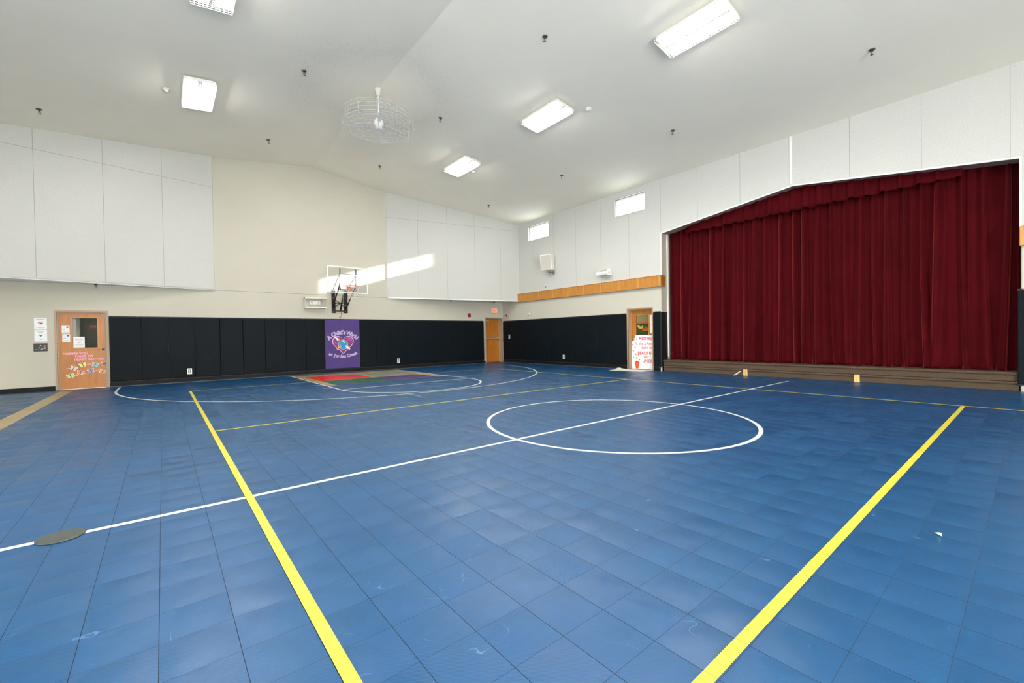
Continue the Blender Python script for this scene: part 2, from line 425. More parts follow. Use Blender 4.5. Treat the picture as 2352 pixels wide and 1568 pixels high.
# stage box behind the curtain
mb = MB(); mb.box(XW+TH, 17, -.6, 7.72, 5.3, 5.4, 0).box(XW+TH, 17, -.7, -.6, 0, 5.4, 0).box(XW+TH, 17, 7.71, 7.77, 0, 5.4, 0).box(17, 17.1, -.7, 7.77, 0, 5.4, 0)
struct(mb.build('wall_stage', [M_jamb]))
mb = MB(); mb.box(XW+.12, 17, .0, 7.72, 0, .355, 0)
M_carpet = plain('brown_loop_carpet', (82, 69, 57), .95, var=.45, bump=.8, bscale=170, spec=.1)
struct(mb.build('floor_stage', [M_carpet]))
# proscenium lining
mb = MB()
pts = [(7.67, .36), (7.67, 4.45), (3.93, 4.93), (.18, 4.40), (.18, .36)]
def lining(x0, x1, t_, mi, mtop=None):
    ins = []
    for k, (y, z) in enumerate(pts): ins.append((y + (-t_ if y > 4 else t_ if y < 3 else 0), z-(t_*1.0 if k in (1, 2, 3) else 0)))
    for k in range(4):
        a, b_ = pts[k], pts[k+1]; c_, d_ = ins[k], ins[k+1]
        vs = [(x, q[0], q[1]) for x in (x0, x1) for q in (a, b_, d_, c_)]
        mb.add(vs, [(0, 1, 2, 3), (7, 6, 5, 4), (0, 4, 5, 1), (1, 5, 6, 2), (2, 6, 7, 3), (3, 7, 4, 0)], mtop if (mtop is not None and k in (1, 2)) else mi)
_p0 = list(pts); pts[0] = (7.67, 3.09); pts[4] = (.18, 3.09); lining(XW-.012, XW+.02, .03, 1); pts[:] = _p0
struct(mb.build('trim_1', [M_jamb, M_white]))
mb = MB(); lining(XW+.021, XW+.43, .012, 0, 1)
M_soff = plain('mauve_soffit_paint', (150, 130, 128), .7)
struct(mb.build('trim_2', [M_jamb, M_soff]))
mb = MB(); mb.box(XW+.30, XW+.34, 7.61, 7.65, .45, 4.44, 0); mb.box(XW+.44, XW+.50, 7.655, 7.70, .36, 5.2, 1); mb.box(XW+.44, XW+.50, -.55, .17, .36, 5.2, 1)
struct(mb.build('trim_3', [M_white, M_jamb]))
mb = MB(); mb.box(XW-.02, XW+.01, 3.935, 3.99, 4.95, zt, 0)
struct(mb.build('trim_4', [M_white]))

# windows in the right wall
def window(n, h):
    y0, y1, z0, z1 = h; f = MB(); yc = (y0+y1)/2
    def ring(x0, x1, a, wd):
        f.box(x0, x1, y0+a, y1-a, z0+a, z0+a+wd); f.box(x0, x1, y0+a, y1-a, z1-a-wd, z1-a)
        f.box(x0, x1, y0+a, y0+a+wd, z0+a+wd, z1-a-wd); f.box(x0, x1, y1-a-wd, y1-a, z0+a+wd, z1-a-wd)
    ring(XW-.008, XW+.03, 0, .022); ring(XW+.09, XW+.14, .001, .035); ring(XW+.142, XW+.18, .037, .022)
    o = struct(f.build('window_%d' % n, [plain('window_frame_paint', (176, 176, 170), .5)]))
    g = MB(); g.box(XW+.158, XW+.162, y0+.06, y1-.06, z0+.06, z1-.06); g.build('pane', glass('window_glass'), o)
for i, h in enumerate(WIN): window(i+1, h)
def added_window(n, a, b_, axis, zt_=2.7):  # unseen glazing, added to go with the fill lamps
    f = MB(); g = MB(); nn = round((b_-a)/1.0)
    for k in range(nn+1):
        u = a+(b_-a)*k/nn
        if axis == 'L': f.box(XL-.16, XL-.10, u-.03, u+.03, .5, zt_)
        else: f.box(u-.03, u+.03, YF-.16, YF-.10, .5, zt_)
    if axis == 'L': f.box(XL-.16, XL-.10, a, b_, .5, .56).box(XL-.16, XL-.10, a, b_, zt_-.06, zt_); g.box(XL-.135, XL-.13, a, b_, .5, zt_)
    else: f.box(a, b_, YF-.16, YF-.10, .5, .56).box(a, b_, YF-.16, YF-.10, zt_-.06, zt_); g.box(a, b_, YF-.135, YF-.13, .5, zt_)
    o = struct(f.build('window_%d' % n, [M_white])); g.build('pane', glass('window_glass'), o)
added_window(3, 1, 5, 'L'); added_window(4, -5.5, -1.5, 'L'); added_window(5, -2.3, 2.7, 'F', 3.3)
# baseboards
mb = MB()
for a, b_ in ((XL, -2.17), (-1.15, 11.46), (12.5, 12.49)):
    if b_ > a: mb.box(a, b_, YW-.012, YW, 0, .11)
struct(mb.build('baseboard_back', [M_dark]))
mb = MB()
for a, b_ in ((YF, .12), (7.72, 7.97), (9.01, YW)): mb.box(XW-.012, XW, a, b_, 0, .11)
struct(mb.build('baseboard_right', [M_dark]))
# grey edging ramp of the tile floor along the pads
M_edge = plain('grey_rubber_edging', (74, 78, 82), .5)
mb = MB(); mb.box(-1.15, 11.46, YW-.10, YW-.02, 0, .012).box(XW-.10, XW-.02, 9.05, YW-.1, 0, .012)
struct(mb.build('trim_5', [M_edge]))

# ---------------------------------------------------------------- stage front
st = thing('stage_steps', 'brown carpeted pull-out stage steps below the dark red curtain', 'stage steps', (XW, 3.9, 0))
def nosing(mb, y0, y1, z0, z1, x_f, x_b):
    # riser with a rolled nosing at the top, cross-section swept along y
    pr = [(x_b, z0), (x_f+.02, z0), (x_f+.02, z1-.058), (x_f+.004, z1-.05), (x_f-.006, z1-.03), (x_f-.002, z1-.010), (x_f+.012, z1), (x_b, z1)]
    n = len(pr); vs = [(x, y, z) for y in (y0, y1) for x, z in pr]
    mb.add(vs, [tuple(range(n-1, -1, -1)), tuple(range(n, 2*n))]+[(i, (i+1) % n, n+(i+1) % n, n+i) for i in range(n)])
u = MB(); nosing(u, -3.72+.02, 3.75, .188, .356, .015, .14); u.build('upper_step', M_carpet, st)
for a, b_ in ((5.20, 7.63), (2.72, 5.06), (.22, 2.60)):
    u = MB(); nosing(u, a-3.9, b_-3.9, .004, .178, .02, .14); o = u.build('pull_out_step', M_carpet, st)
    k = MB(); yc = {5.20: 6.42, 2.72: 3.90, .22: 1.40}[a]-3.9; k.box(.0225, .036, yc-.07, yc+.07, .004, .028); k.build('hand_hole', M_black, o)
for y in (5.13, 2.66):
    u = MB(); u.box(.03, .14, y-3.9-.052, y-3.9-.004, .0, .175).box(.022, .14, y-3.9+.0, y-3.9+.05, .0, .172); u.build('wood_block', M_pine, st)
u = MB(); u.box(.005, .14, 3.755, 3.77, 0, .35); u.build('metal_edge', M_chrome, st)
u = MB(); u.box(.005, .14, -3.72, -3.705, 0, .35); u.build('metal_edge', M_chrome, st)
cd = MB(); cd.tube([(XW-.02, 5.22, .12), (XW-.035, 5.27, .10), (XW-.05, 5.34, .05), (XW-.06, 5.36, .012), (XW-.08, 5.40, .01)], .009, 6)
cd.tube([(XW-.03, 5.26, .10), (XW-.06, 5.30, .04), (XW-.05, 5.42, .01)], .007, 6)
tag(cd.build('cord', plain('white_cotton', (225, 222, 210), .9)), 'short white cord hanging at the wood block of the stage steps', 'cord')

# ---------------------------------------------------------------- curtains
def velvet():
    t = NT('dark_red_velvet'); p = t.pos(True); n = t.noise(p, 2.5, 4); n2 = t.noise(p, 300, 2)
    t.l(t.mix(n, lin((54, 4, 9)), lin((76, 8, 16))), t.b.inputs['Base Color'])
    t.set(t.b, Roughness=.8); t.b.inputs['Specular IOR Level'].default_value = .05
    t.b.inputs['Sheen Weight'].default_value = .8; t.b.inputs['Sheen Roughness'].default_value = .28
    t.b.inputs['Sheen Tint'].default_value = (1, .13, .12, 1)
    t.l(t.bump(n2, .3, .002), t.b.inputs['Normal']); return t.m
M_vel = velvet()
def op_top(y):   # underside of the opening
    return 4.45+(7.67-y)/(7.67-3.93)*.48 if y > 3.93 else 4.40+(y-.18)/(3.93-.18)*.53
def smooth(x): x = max(0, min(1, x)); return x*x*(3-2*x)
def curtain(name, label, ya, yb, xb, seed):
    rnd = random.Random(seed); pl = []; y = ya-.06
    while y > yb+.05:
        pl.append([y, rnd.uniform(.028, .05), rnd.uniform(.11, .20), rnd.uniform(-.10, .10), rnd.uniform(.9, 2.6), rnd.choice((-1, 1, 1)), rnd.uniform(0, .5)])
        if rnd.random() < .45: pl.append([y-rnd.uniform(.08, .14), rnd.uniform(.014, .026), rnd.uniform(.04, .07), rnd.uniform(-.08, .08), rnd.uniform(1, 2.5), 1, rnd.uniform(0, .4)])
        y -= rnd.uniform(.25, .37)
    NY = int((ya-yb)/.0105); NZ = 56; vs = []; z0 = .362
    ph = [rnd.uniform(0, 6.28) for _ in range(6)]
    for j in range(NZ+1):
        for i in range(NY+1):
            y = ya+(yb-ya)*i/NY; ztop = min(op_top(y)+.12, 5.2)
            fz = j/NZ; fz = fz**1.0; z = z0+(ztop-z0)*fz; d = 1-(z-z0)/(4.6-z0); d = max(0, min(1, d))
            x = 0
            for cy, wd, am, dr, gr, sg, dl in pl:
                cc = cy+dr*max(0, d-dl)**1.6*1.4; ww = wd*(1+(gr-1)*d*.8)
                q = (y-cc)/ww*sg
                if -3 < q < 3:
                    x += am*(smooth((q+1.3)/.8) if q < -.5 else 1-smooth((q+.2)/2.4))*(.75+.25*d)
            x += .02*math.sin(y*3.1+ph[0]+d*.7)+.012*math.sin(y*9+ph[1]+d*1.7)+.006*math.sin(y*23+ph[2]+d*3)
            hem = max(0, 1-(z-z0)/.16)
            x += hem*(.010*math.sin(y*52+ph[3])+.008*math.sin(y*97+ph[4]))-.012*smooth(1-abs(z-z0-.17)/.03)
            vs.append((xb-x, y, z+ (.006*math.sin(y*17+ph[5]) if j == 0 else 0)))
    fs = [(j*(NY+1)+i, j*(NY+1)+i+1, (j+1)*(NY+1)+i+1, (j+1)*(NY+1)+i) for j in range(NZ) for i in range(NY)]
    mb = MB(); mb.add(vs, fs, 0, None, True); o = mb.build(name, M_vel)
    md = o.modifiers.new('thick', 'SOLIDIFY'); md.thickness = .004; md.offset = -1
    return tag(o, label, 'curtain', None)
curtain('stage_curtain', 'left half of the dark red velvet stage curtain, nearest the flowerpot poster door', 7.61, 3.90, XW+.52, 3)
curtain('stage_curtain', 'right half of the dark red velvet stage curtain, at the right end of the stage', 3.892, .185, XW+.52, 11)
rnd = random.Random(5); vs = []; ya, yb = 6.97, .97; NY = 560; NZ = 7; pl = []; y = ya-.22
while y > yb+.05: pl.append((y, rnd.uniform(.045, .065), rnd.uniform(.045, .07))); y -= rnd.uniform(.27, .34)
for j in range(NZ+1):
    for i in range(NY+1):
        y = ya+(yb-ya)*i/NY; zt_ = min(op_top(y)+.08, 5.1); z = 4.335+(zt_-4.335)*j/NZ; x = 0
        for cy, wd, am in pl:
            q = abs(y-cy)/wd
            if q < 1.3: x += am*(1-smooth((q-.85)/.25))
        x += .008*math.sin(y*7.3+z*4)+.004*math.sin(y*31+z*9)
        dz = .018*sum(1 for cy, wd, am in pl if abs(y-cy) < wd*.9)-.008*math.sin(y*11) if j == 0 else 0
        vs.append((XW+.285-x, y, z+dz))
mb = MB(); mb.add(vs, [(j*(NY+1)+i, j*(NY+1)+i+1, (j+1)*(NY+1)+i+1, (j+1)*(NY+1)+i) for j in range(NZ) for i in range(NY)], 0, None, True)
o = mb.build('valance', M_vel); md = o.modifiers.new('thick', 'SOLIDIFY'); md.thickness = .004; md.offset = -1
tag(o, 'pleated dark red velvet valance across the top of the stage curtain', 'valance')

# ---------------------------------------------------------------- oak band
ob = thing('oak_fascia', 'long golden oak fascia box running along the right wall above the black pads', 'fascia', (XW, 14.77, 2.74), RR)
L = 14.77-7.62
u = MB(); u.box(0, L, 0, .34, .002, .09).box(0, L, -.012, .0, .002, .11).box(0, L, .34, .35, .002, .105); u.build('fascia_board', M_oakb, ob)
for yy in (14.20, 13.36, 12.53, 11.68, 10.87, 10.05, 9.25, 8.47, 7.66):
    x = 14.77-yy; u = MB(); u.box(x-.035, x+.035, 0, .34, .09, .104); u.build('batten', wood('oak_batten', (200, 148, 74), 1), ob)
u = MB(); u.box(L, L+.02, 0, .34, -.15, .104).box(L+.005, L+.03, -.012, .0, -.15, .115); u.build('end_cap', wood('oak_end', (160, 104, 40), 1), ob)
ob = thing('oak_fascia', 'short end of golden oak fascia at the right edge of the picture beyond the stage', 'fascia', (XW, .205, 2.74), RR)
u = MB(); u.box(0, 3, 0, .34, .002, .09).box(0, 3, -.012, 0, .002, .11).box(0, 3, .34, .35, .002, .105); u.build('fascia_board', M_oakb, ob)
for x in (.035, .87, 1.7, 2.5): u = MB(); u.box(x-.035, x+.035, 0, .34, .09, .104); u.build('batten', wood('oak_batten', (200, 148, 74), 1), ob)

# ---------------------------------------------------------------- wall pads
def vinyl(name, rgb):
    t = NT(name); p = t.pos(); c = lin(rgb); n = t.noise(p, 3, 4); n2 = t.noise(p, 180, 3, .7); n3 = t.noise(p, 7, 4, .6)
    t.l(t.mix(n, tuple(v*.88 for v in c), tuple(v*1.12 for v in c)), t.b.inputs['Base Color']); t.set(t.b, Roughness=.55); t.b.inputs['Specular IOR Level'].default_value = .1
    h = t.math('ADD', t.math('MULTIPLY', n3, 1.6), t.math('MULTIPLY', n2, .10)); t.l(t.bump(h, .35, .008), t.b.inputs['Normal']); return t.m
M_vin = vinyl('black_vinyl', (11, 18, 23)); M_vinp = vinyl('purple_vinyl', (76, 61, 116))
M_lip = plain('dark_plywood_lip', (30, 31, 32), .7)
ZB, ZH = .12, 1.80
def pad(w, label, loc, rot, mat=None, group=None, wrap=None):
    t = thing('wall_pad', label, 'wall pad', loc, rot, group)
    u = MB(); n = 7
    u.rbox(.0015, w-.0015, .025, ZH-.02, .004, .052, .011); u.build('cushion', mat or M_vin, t)
    for y0, y1 in ((-.012, .025), (ZH-.02, ZH+.012)):
        q = MB(); q.box(.0, w, y0, y1, .002, .014); lp = q.build('mounting_lip', M_lip, t)
        ym = y0+.010 if y0 < 0 else y1-.010
        for x in (.07, w-.07):
            b = MB(); b.lathe([(.007, .014), (.007, .018), (.003, .020)], 8, M=Matrix.Translation((x, ym, 0))); b.build('bolt', M_chrome, lp)
    return t
bx = [-1.13, -.47, .13, .75, 1.38, 1.99, 2.61, 3.24, 3.86, 4.48]
bx = [bx[0]]+[v*.994 for v in bx[1:]]
ordn = ['first', 'second', 'third', 'fourth', 'fifth', 'sixth', 'seventh', 'eighth', 'ninth', 'tenth', 'eleventh', 'twelfth']
for i in range(9):
    if i == 8: lab = 'black vinyl wall pad touching the left side of the purple pad'
    elif i == 0: lab = 'black vinyl wall pad right beside the butterfly door'
    else: lab = 'black vinyl wall pad, %s pad to the right of the butterfly door' % ordn[i]
    if i == 2: lab = 'black vinyl wall pad with a white socket plate, third from butterfly door'
    pad(bx[i+1]-bx[i], lab, (bx[i], YW, ZB), RB, group='black pads on the back wall')
bx2 = [v*.994 for v in (5.73, 6.35, 6.98, 7.65, 8.30, 8.91, 9.54, 10.16, 10.81, 11.43)]
for i in range(9):
    if i == 0: lab = 'black vinyl wall pad touching the right side of the purple pad'
    elif i == 8: lab = 'black vinyl wall pad right beside the door under the exit sign'
    elif i == 2: lab = 'black vinyl wall pad with a white switch plate, third right of the purple pad'
    else: lab = 'black vinyl wall pad, %s pad to the right of the purple one' % ordn[i]
    pad(bx2[i+1]-bx2[i], lab, (bx2[i], YW, ZB), RB, group='black pads on the back wall')
by = [15.93]+[v*.996 for v in (15.37, 14.72, 14.13, 13.51, 12.87, 12.26, 11.64, 10.96, 10.34, 9.78, 9.18)]+[9.00]
for i in range(12):
    if i == 11: lab = 'narrow black vinyl wall pad left of the flowerpot poster door'
    elif i == 0: lab = 'black vinyl wall pad with tall white switch plate, in the room corner'
    elif i == 5: lab = 'black vinyl wall pad with low white socket plate on the right wall'
    else: lab = 'black vinyl wall pad on the right wall, %s from the room corner' % ordn[i]
    pad(by[i]-by[i+1], lab, (XW, by[i], ZB), RR, group='black pads on the right wall')
pp = pad(7.95-7.69, 'narrow black corner pad between the flowerpot poster door and the stage', (XW, 7.95, ZB), RR)
u = MB(); u.rbox(-.36, .045, .025, ZH-.02, .262-.0, .262+.05, .016, M=Matrix(((0, 0, 1, 0), (0, 1, 0, 0), (-1, 0, 0, 0), (0, 0, 0, 1))) @ Matrix.Identity(4))
u2 = MB(); u2.box(.262, .312, .025, ZH-.02, -.30, .05); u2.build('side_cushion', plain('black_vinyl_side', (14, 15, 17), .55), pp)
pad(.62, 'grey-black wall pad at the right edge of the picture beyond the stage', (XW, .235, ZB), RR)

# purple pad and its emblem
PX0, PX1 = 4.455, 5.69
pt = pad(PX1-PX0, 'purple vinyl wall pad with heart and globe emblem under the hoop', (PX0, YW, ZB), RB, M_vinp)
PWID = PX1-PX0
def heart(cx, cy, s, n=48):
    out = []
    for k in range(n):
        t = 2*PI*k/n; x = 16*math.sin(t)**3; y = 13*math.cos(t)-5*math.cos(2*t)-2*math.cos(3*t)-math.cos(4*t)
        out.append((cx-x*s, cy+y*s))
    return out
def circ(cx, cy, r, n=32, ry=None): return [(cx+r*math.cos(2*PI*k/n), cy+(ry or r)*math.sin(2*PI*k/n)) for k in range(n)]
cx, cy = PWID*.505, .78+.10
M_lav = plain('lavender_print', (216, 190, 226), .5); M_mag = plain('plum_print', (128, 40, 100), .5)
zz = .0535
# heart
u = MB(); u.poly(heart(cx, cy+.03, .0238), zz, 0); u.poly(heart(cx, cy+.03, .0222), zz+.0006, 1)
for a, b_ in ((-.17, .26), (.18, .29), (-.27, .05), (.27, .05), (-.22, .0), (.30, .17), (-.10, -.20), (.06, -.22), (0, -.27), (-.12, .24), (.13, .25)):
    u.poly(circ(cx+a, cy+.03+b_*.75, .011, 8), zz+.0012, 2)
hp = u.build('heart_emblem', [M_lav, M_mag, plain('pale_pink_print', (224, 170, 200), .5)], pt)
u = MB(); gx, gy, gr = cx, cy+.0, .175
u.poly(circ(gx, gy, gr), zz+.002, 0); u.poly(circ(gx, gy, gr*.95), zz+.0025, 1)
for pol in ([(-.12, .05), (-.10, .10), (-.03, .135), (.02, .11), (.0, .06), (.03, .03), (-.01, .0), (-.05, .02), (-.08, .0)], [(-.06, -.02), (-.02, -.03), (-.03, -.10), (-.06, -.08)], [(.06, .10), (.12, .08), (.13, .0), (.09, .02)]):
    u.poly([(gx+a, gy+b_) for a, b_ in pol], zz+.003, 2)
u.poly([(gx-.05, gy+.135), (gx+.0, gy+.155), (gx+.06, gy+.13), (gx+.03, gy+.105), (gx-.02, gy+.115)], zz+.0033, 3); u.poly(circ(gx+.055, gy+.07, .017, 10), zz+.0036, 3)
u.build('globe', [plain('pale_blue_print', (190, 225, 240), .5), plain('globe_blue_print', (20, 130, 205), .5), plain('globe_green_print', (50, 150, 110), .5), M_white], hp)
def hand(x, y, ang, mat, name):
    u = MB(); z = zz+.0042; ca, sa = math.cos(ang), math.sin(ang)
    def T(pl): return [(x+a*ca-b_*sa, y+a*sa+b_*ca) for a, b_ in pl]
    u.poly(T([(-.13, -.024), (-.05, -.022), (-.03, -.036), (.01, -.034), (.02, 0), (.01, .034), (-.03, .034), (-.05, .022), (-.13, .026)]), z)
    for k, (oy, a, L_) in enumerate(((-.030, -.30, .062), (-.011, -.10, .075), (.009, .08, .072), (.027, .28, .056))):
        p0 = (.005, oy); d = (math.cos(a), math.sin(a)); nx, ny = -d[1]*.0075, d[0]*.0075
        u.poly(T([(p0[0]-nx, p0[1]-ny), (p0[0]+d[0]*L_-nx*.7, p0[1]+d[1]*L_-ny*.7), (p0[0]+d[0]*(L_+.008), p0[1]+d[1]*(L_+.008)), (p0[0]+d[0]*L_+nx*.7, p0[1]+d[1]*L_+ny*.7), (p0[0]+nx, p0[1]+ny)]), z+.0003*(k+1))
    u.poly(T([(-.035, .028), (-.02, .068), (-.006, .066), (-.008, .03)]), z+.0002)
    u.build(name, mat, hp)
hand(cx-.20, cy+.20, -.75, plain('hand_white_print', (236, 228, 224), .5), 'hand_print')
hand(cx+.21, cy+.19, PI+.75, plain('hand_mauve_print', (170, 80, 160), .5), 'hand_print')
hand(cx-.13, cy-.08, .75, plain('hand_amber_print', (222, 160, 60), .5), 'hand_print')
hand(cx+.14, cy-.09, PI-.75, plain('hand_cream_print', (238, 238, 206), .5), 'hand_print')
u = MB()
def arc_text(mb, txt, cx, cy, r, a_mid, size, sgn, step, bold, mi, z, sx=1.0):
    ws = {'i': .5, 'l': .48, "'": .4, ' ': .62, 'W': 1.45, 'C': 1.25, 'A': 1.25, 't': .7, 'r': .75, 'J': .95, 'w': 1.2, 's': .85}
    tot = sum(ws.get(ch, 1)*step for ch in txt); a = a_mid+sgn*tot/2
    for ch in txt:
        wch = ws.get(ch, 1)*step; a -= sgn*wch/2
        if ch != ' ': add_text(mb, ch, cx+r*math.cos(a), cy+r*math.sin(a), z, size, bold, mi=mi, ang=a-sgn*PI/2, sx=sx)
        a -= sgn*wch/2
LM = [plain('lettering_outline', (222, 214, 226), .5), plain('lettering_fill', (168, 148, 196), .5)]
arc_text(u, "A Child's World", cx, cy-.28, .66, PI/2, .20, 1, .128, .045, 0, zz+.0005, 1.0)
arc_text(u, "A Child's World", cx, cy-.28, .66, PI/2, .20, 1, .128, .012, 1, zz+.0013, 1.0)
u.build('upper_lettering', LM, pt); u = MB()
arc_text(u, "at Jordan Creek", cx, cy+.72, 1.19, -PI/2, .16, -1, .066, .042, 0, zz+.0005)
arc_text(u, "at Jordan Creek", cx, cy+.72, 1.19, -PI/2, .16, -1, .066, .010, 1, zz+.0013)
u.build('lower_lettering', LM, pt)

# plates cut into the pads
def plate(label, loc, rot, w, h, kind, cat):
    t = thing('switch_plate' if kind == 'switch' else 'socket_plate', label, cat, loc, rot)
    u = MB(); u.box(-w/2, w/2, -h/2, h/2, .0, .006); u.build('cover', M_white, t)
    u = MB(); u.box(-w*.28, w*.28, -h*.32, h*.32, .006, .009); u.build('insert', plain('grey_insert', (120, 122, 122), .5), t)
    if kind == 'switch':
        u = MB(); u.box(-.008, .008, -.014, .014, .009, .018); u.build('toggle', M_white, t)
    else:
        for yy in (-.022, .022):
            u = MB(); u.lathe([(.016, .009), (.015, .012)], 12, M=Matrix.Translation((0, yy, 0))); u.build('socket', M_black if 0 else M_cream, t)
plate('white socket plate low in the black pad near the butterfly door', (.60, YW-.052, .32), RB, .115, .17, 'socket', 'socket')
plate('white plate low in the black pad right of the purple pad', (7.20, YW-.052, .315), RB, .11, .165, 'switch', 'switch')
plate('tall white switch plate in the black pad by the room corner', (XW-.052, 15.46, 1.19), RR, .10, .18, 'switch', 'switch')
plate('white socket plate low in the black pads of the right wall', (XW-.052, 12.00, .345), RR, .10, .17, 'socket', 'socket')

# ---------------------------------------------------------------- doors
def door(n, a, b_, zt_, loc, rot, recess, extras):
    """a..b in the wall's own x, z up. Local x right, y up, z into the room."""
    w_ = b_-a; f = MB(); fw_ = .042; d = .016
    f.box(-fw_, 0, 0, zt_+fw_, -.02, d).box(w_, w_+fw_, 0, zt_+fw_, -.02, d).box(0, w_, zt_, zt_+fw_, -.02, d)
    f.box(.0005, .022, 0, zt_-.022, -recess-.05, -.0205).box(w_-.022, w_-.0005, 0, zt_-.022, -recess-.05, -.0205).box(.0005, w_-.0005, zt_-.022, zt_-.0005, -recess-.05, -.0205)
    f.box(.0225, .034, 0, zt_-.046, -recess+.0, -recess+.02).box(w_-.034, w_-.0225, 0, zt_-.046, -recess, -recess+.02).box(.0225, w_-.0225, zt_-.0455, zt_-.0225, -recess, -recess+.02)
    o = struct(f.build('door_%d' % n, [M_frame], loc=loc, rot=rot))
    extras(o, w_, zt_, recess)
    return o
def leaf(o, w_, zt_, rc, win=None):
    l = MB(); x0, x1, y0, y1 = .024, w_-.024, .012, zt_-.024; z0, z1 = -rc-.045, -rc
    if win is None: l.box(x0, x1, y0, y1, z0, z1)
    else:
        a, b_, c_, d_ = win
        l.box(x0, a, y0, y1, z0, z1).box(b_, x1, y0, y1, z0, z1).box(a, b_, y0, c_, z0, z1).box(a, b_, d_, y1, z0, z1)
    lf = l.build('leaf', M_oak, o)
    if win:
        q = MB(); t_ = .022
        for zz0, zz1 in ((z1, z1+.008),):
            q.box(a-t_, b_+t_, c_-t_, c_, zz0, zz1).box(a-t_, b_+t_, d_, d_+t_, zz0, zz1).box(a-t_, a, c_, d_, zz0, zz1).box(b_, b_+t_, c_, d_, zz0, zz1)
        q.build('glazing_bead', wood('oak_bead', (196, 132, 54), 1), lf)
        g = MB(); g.box(a, b_, c_, d_, (z0+z1)/2-.003, (z0+z1)/2+.003); g.build('pane', glass('door_glass', (.80, .82, .78), 1.2), lf)
    return lf
def lever(lf, x, y, z, sgn):
    q = MB(); q.lathe([(.032, z), (.032, z+.006), (.024, z+.010), (.012, z+.012), (.012, z+.045)], 16, M=Matrix.Translation((x, y, 0)))
    q.tube([(x, y, z+.045), (x+sgn*.05, y-.001, z+.05), (x+sgn*.115, y-.004, z+.048)], [.011, .010, .008], 8); q.build('lever_handle', M_chrome, lf)
def d1(o, w_, zt_, rc):
    lf = leaf(o, w_, zt_, rc, (.275, .745, 1.085, 1.875)); lever(lf, w_-.075, 1.035, -rc, -1)
    q = MB(); q.box(.024, w_-.024, -.002, .010, -rc-.05, .01); q.build('threshold', plain('aluminium', (190, 188, 180), .35, .8), o)
door(1, D1[0], D1[1], D1[3], (D1[0], YW, 0), RB, .075, d1)
def d2(o, w_, zt_, rc):
    lf = leaf(o, w_, zt_, rc)
    q = MB(); q.rbox(.03, w_-.10, 1.085, 1.145, -rc+.03, -rc+.065, .008).box(.03, .075, 1.08, 1.15, -rc, -rc+.06); q.build('push_bar', plain('satin_metal', (186, 190, 188), .35, .7), lf)
    q = MB(); q.rbox(w_-.16, w_-.05, 1.06, 1.17, -rc, -rc+.07, .01); q.build('latch_case', plain('satin_metal', (186, 190, 188), .35, .7), lf)
    q = MB(); q.rbox(.06, .30, zt_-.13, zt_-.075, -rc, -rc+.06, .006); q.box(.27, .29, zt_-.075, zt_-.03, -rc+.02, -rc+.04); q.tube([(.28, zt_-.07, -rc+.04), (.42, zt_-.06, -rc+.12), (.24, zt_-.045, -rc+.16)], .009, 6); q.build('door_closer', plain('satin_metal', (186, 190, 188), .35, .7), lf)
door(2, D2[0], D2[1], D2[3], (D2[0], YW, 0), RB, .22, d2)
def d3(o, w_, zt_, rc):
    lf = leaf(o, w_, zt_, rc, (.20, .70, 1.02, 1.86)); lever(lf, .085, 1.02, -rc, 1)
door(3, D3[0], D3[1], D3[3], (XW, D3[1], 0), RR, .17, d3)

# rooms glimpsed through the door panes
mb = MB(); mb.box(-4.2, .2, 19.5, 19.6, 0, 2.7).box(-4.3, -4.2, YW+.3, 19.6, 0, 2.7).box(.2, .3, YW+.3, 19.6, 0, 2.7).box(-4.3, .3, YW+.3, 19.6, 2.6, 2.7).box(-4.3, .3, YW+.3, 19.6, -.1, 0)
mb.box(11, 13.2, 17.6, 17.7, 0, 2.7).box(10.9, 11, YW+.3, 17.7, 0, 2.7).box(13.2, 13.3, YW+.3, 17.7, 0, 2.7).box(10.9, 13.3, YW+.3, 17.7, 2.6, 2.7).box(10.9, 13.3, YW+.3, 17.7, -.1, 0)
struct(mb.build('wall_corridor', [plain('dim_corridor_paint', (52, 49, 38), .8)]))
mb = MB(); mb.box(15.3, 15.4, 7.8, 14.5, 0, 2.7).box(XW+TH, 15.4, 14.5, 14.6, 0, 2.7).box(XW+TH, 15.4, 7.78, 7.84, 0, 2.7).box(XW+TH, 15.4, 7.78, 14.6, 2.7, 2.8).box(XW+TH, 15.4, 7.78, 14.6, -.1, 0)
struct(mb.build('wall_classroom', [plain('olive_classroom_paint', (128, 126, 88), .8)]))
cl = MB(); cl.box(15.27, 15.298, 8.2, 13.5, .6, 1.62); tag(cl.build('pinboard', plain('dark_green_pinboard', (62, 76, 40), .8)), 'dark green pinboard seen through the pane of the flowerpot poster door', 'pinboard')
cl = MB(); cl.box(15.26, 15.298, 8.2, 13.5, 1.625, 1.72); tag(cl.build('border_strip', plain('orange_border', (186, 84, 42), .7)), 'orange border strip above the dark green pinboard', 'border')
area('classroom_fill', (14.0, 11.2, 2.66), (0, 0, 0), 1.2, .6, 70, (1, .93, .75))  # lamp added to brighten the room behind the pane, no fixture modelled
def banana(y, z, r, m_, lab):
    q = MB(); pl_ = []
    for k in range(12): a = PI*1.02+PI*.85*k/11; pl_.append((r*math.cos(a), r*math.sin(a)))
    for k in range(12): a = PI*1.87-PI*.85*k/11; pl_.append((.06*r+r*.62*math.cos(a), .3*r+r*.62*math.sin(a)))
    q.prism(pl_, 0, .004); o = q.build('paper_cutout', m_, loc=(15.265, y, z), rot=RR); tag(o, lab, 'paper cutout')
banana(10.32, 1.56, .15, plain('moon_yellow', (225, 200, 90), .7), 'yellow crescent paper cutout on the green pinboard behind the door pane')
q = MB(); q.prism([(-.18, -.05), (-.05, -.09), (.12, -.06), (.18, .02), (.05, .06), (.02, .12), (-.05, .04), (-.15, .03)], 0, .004)
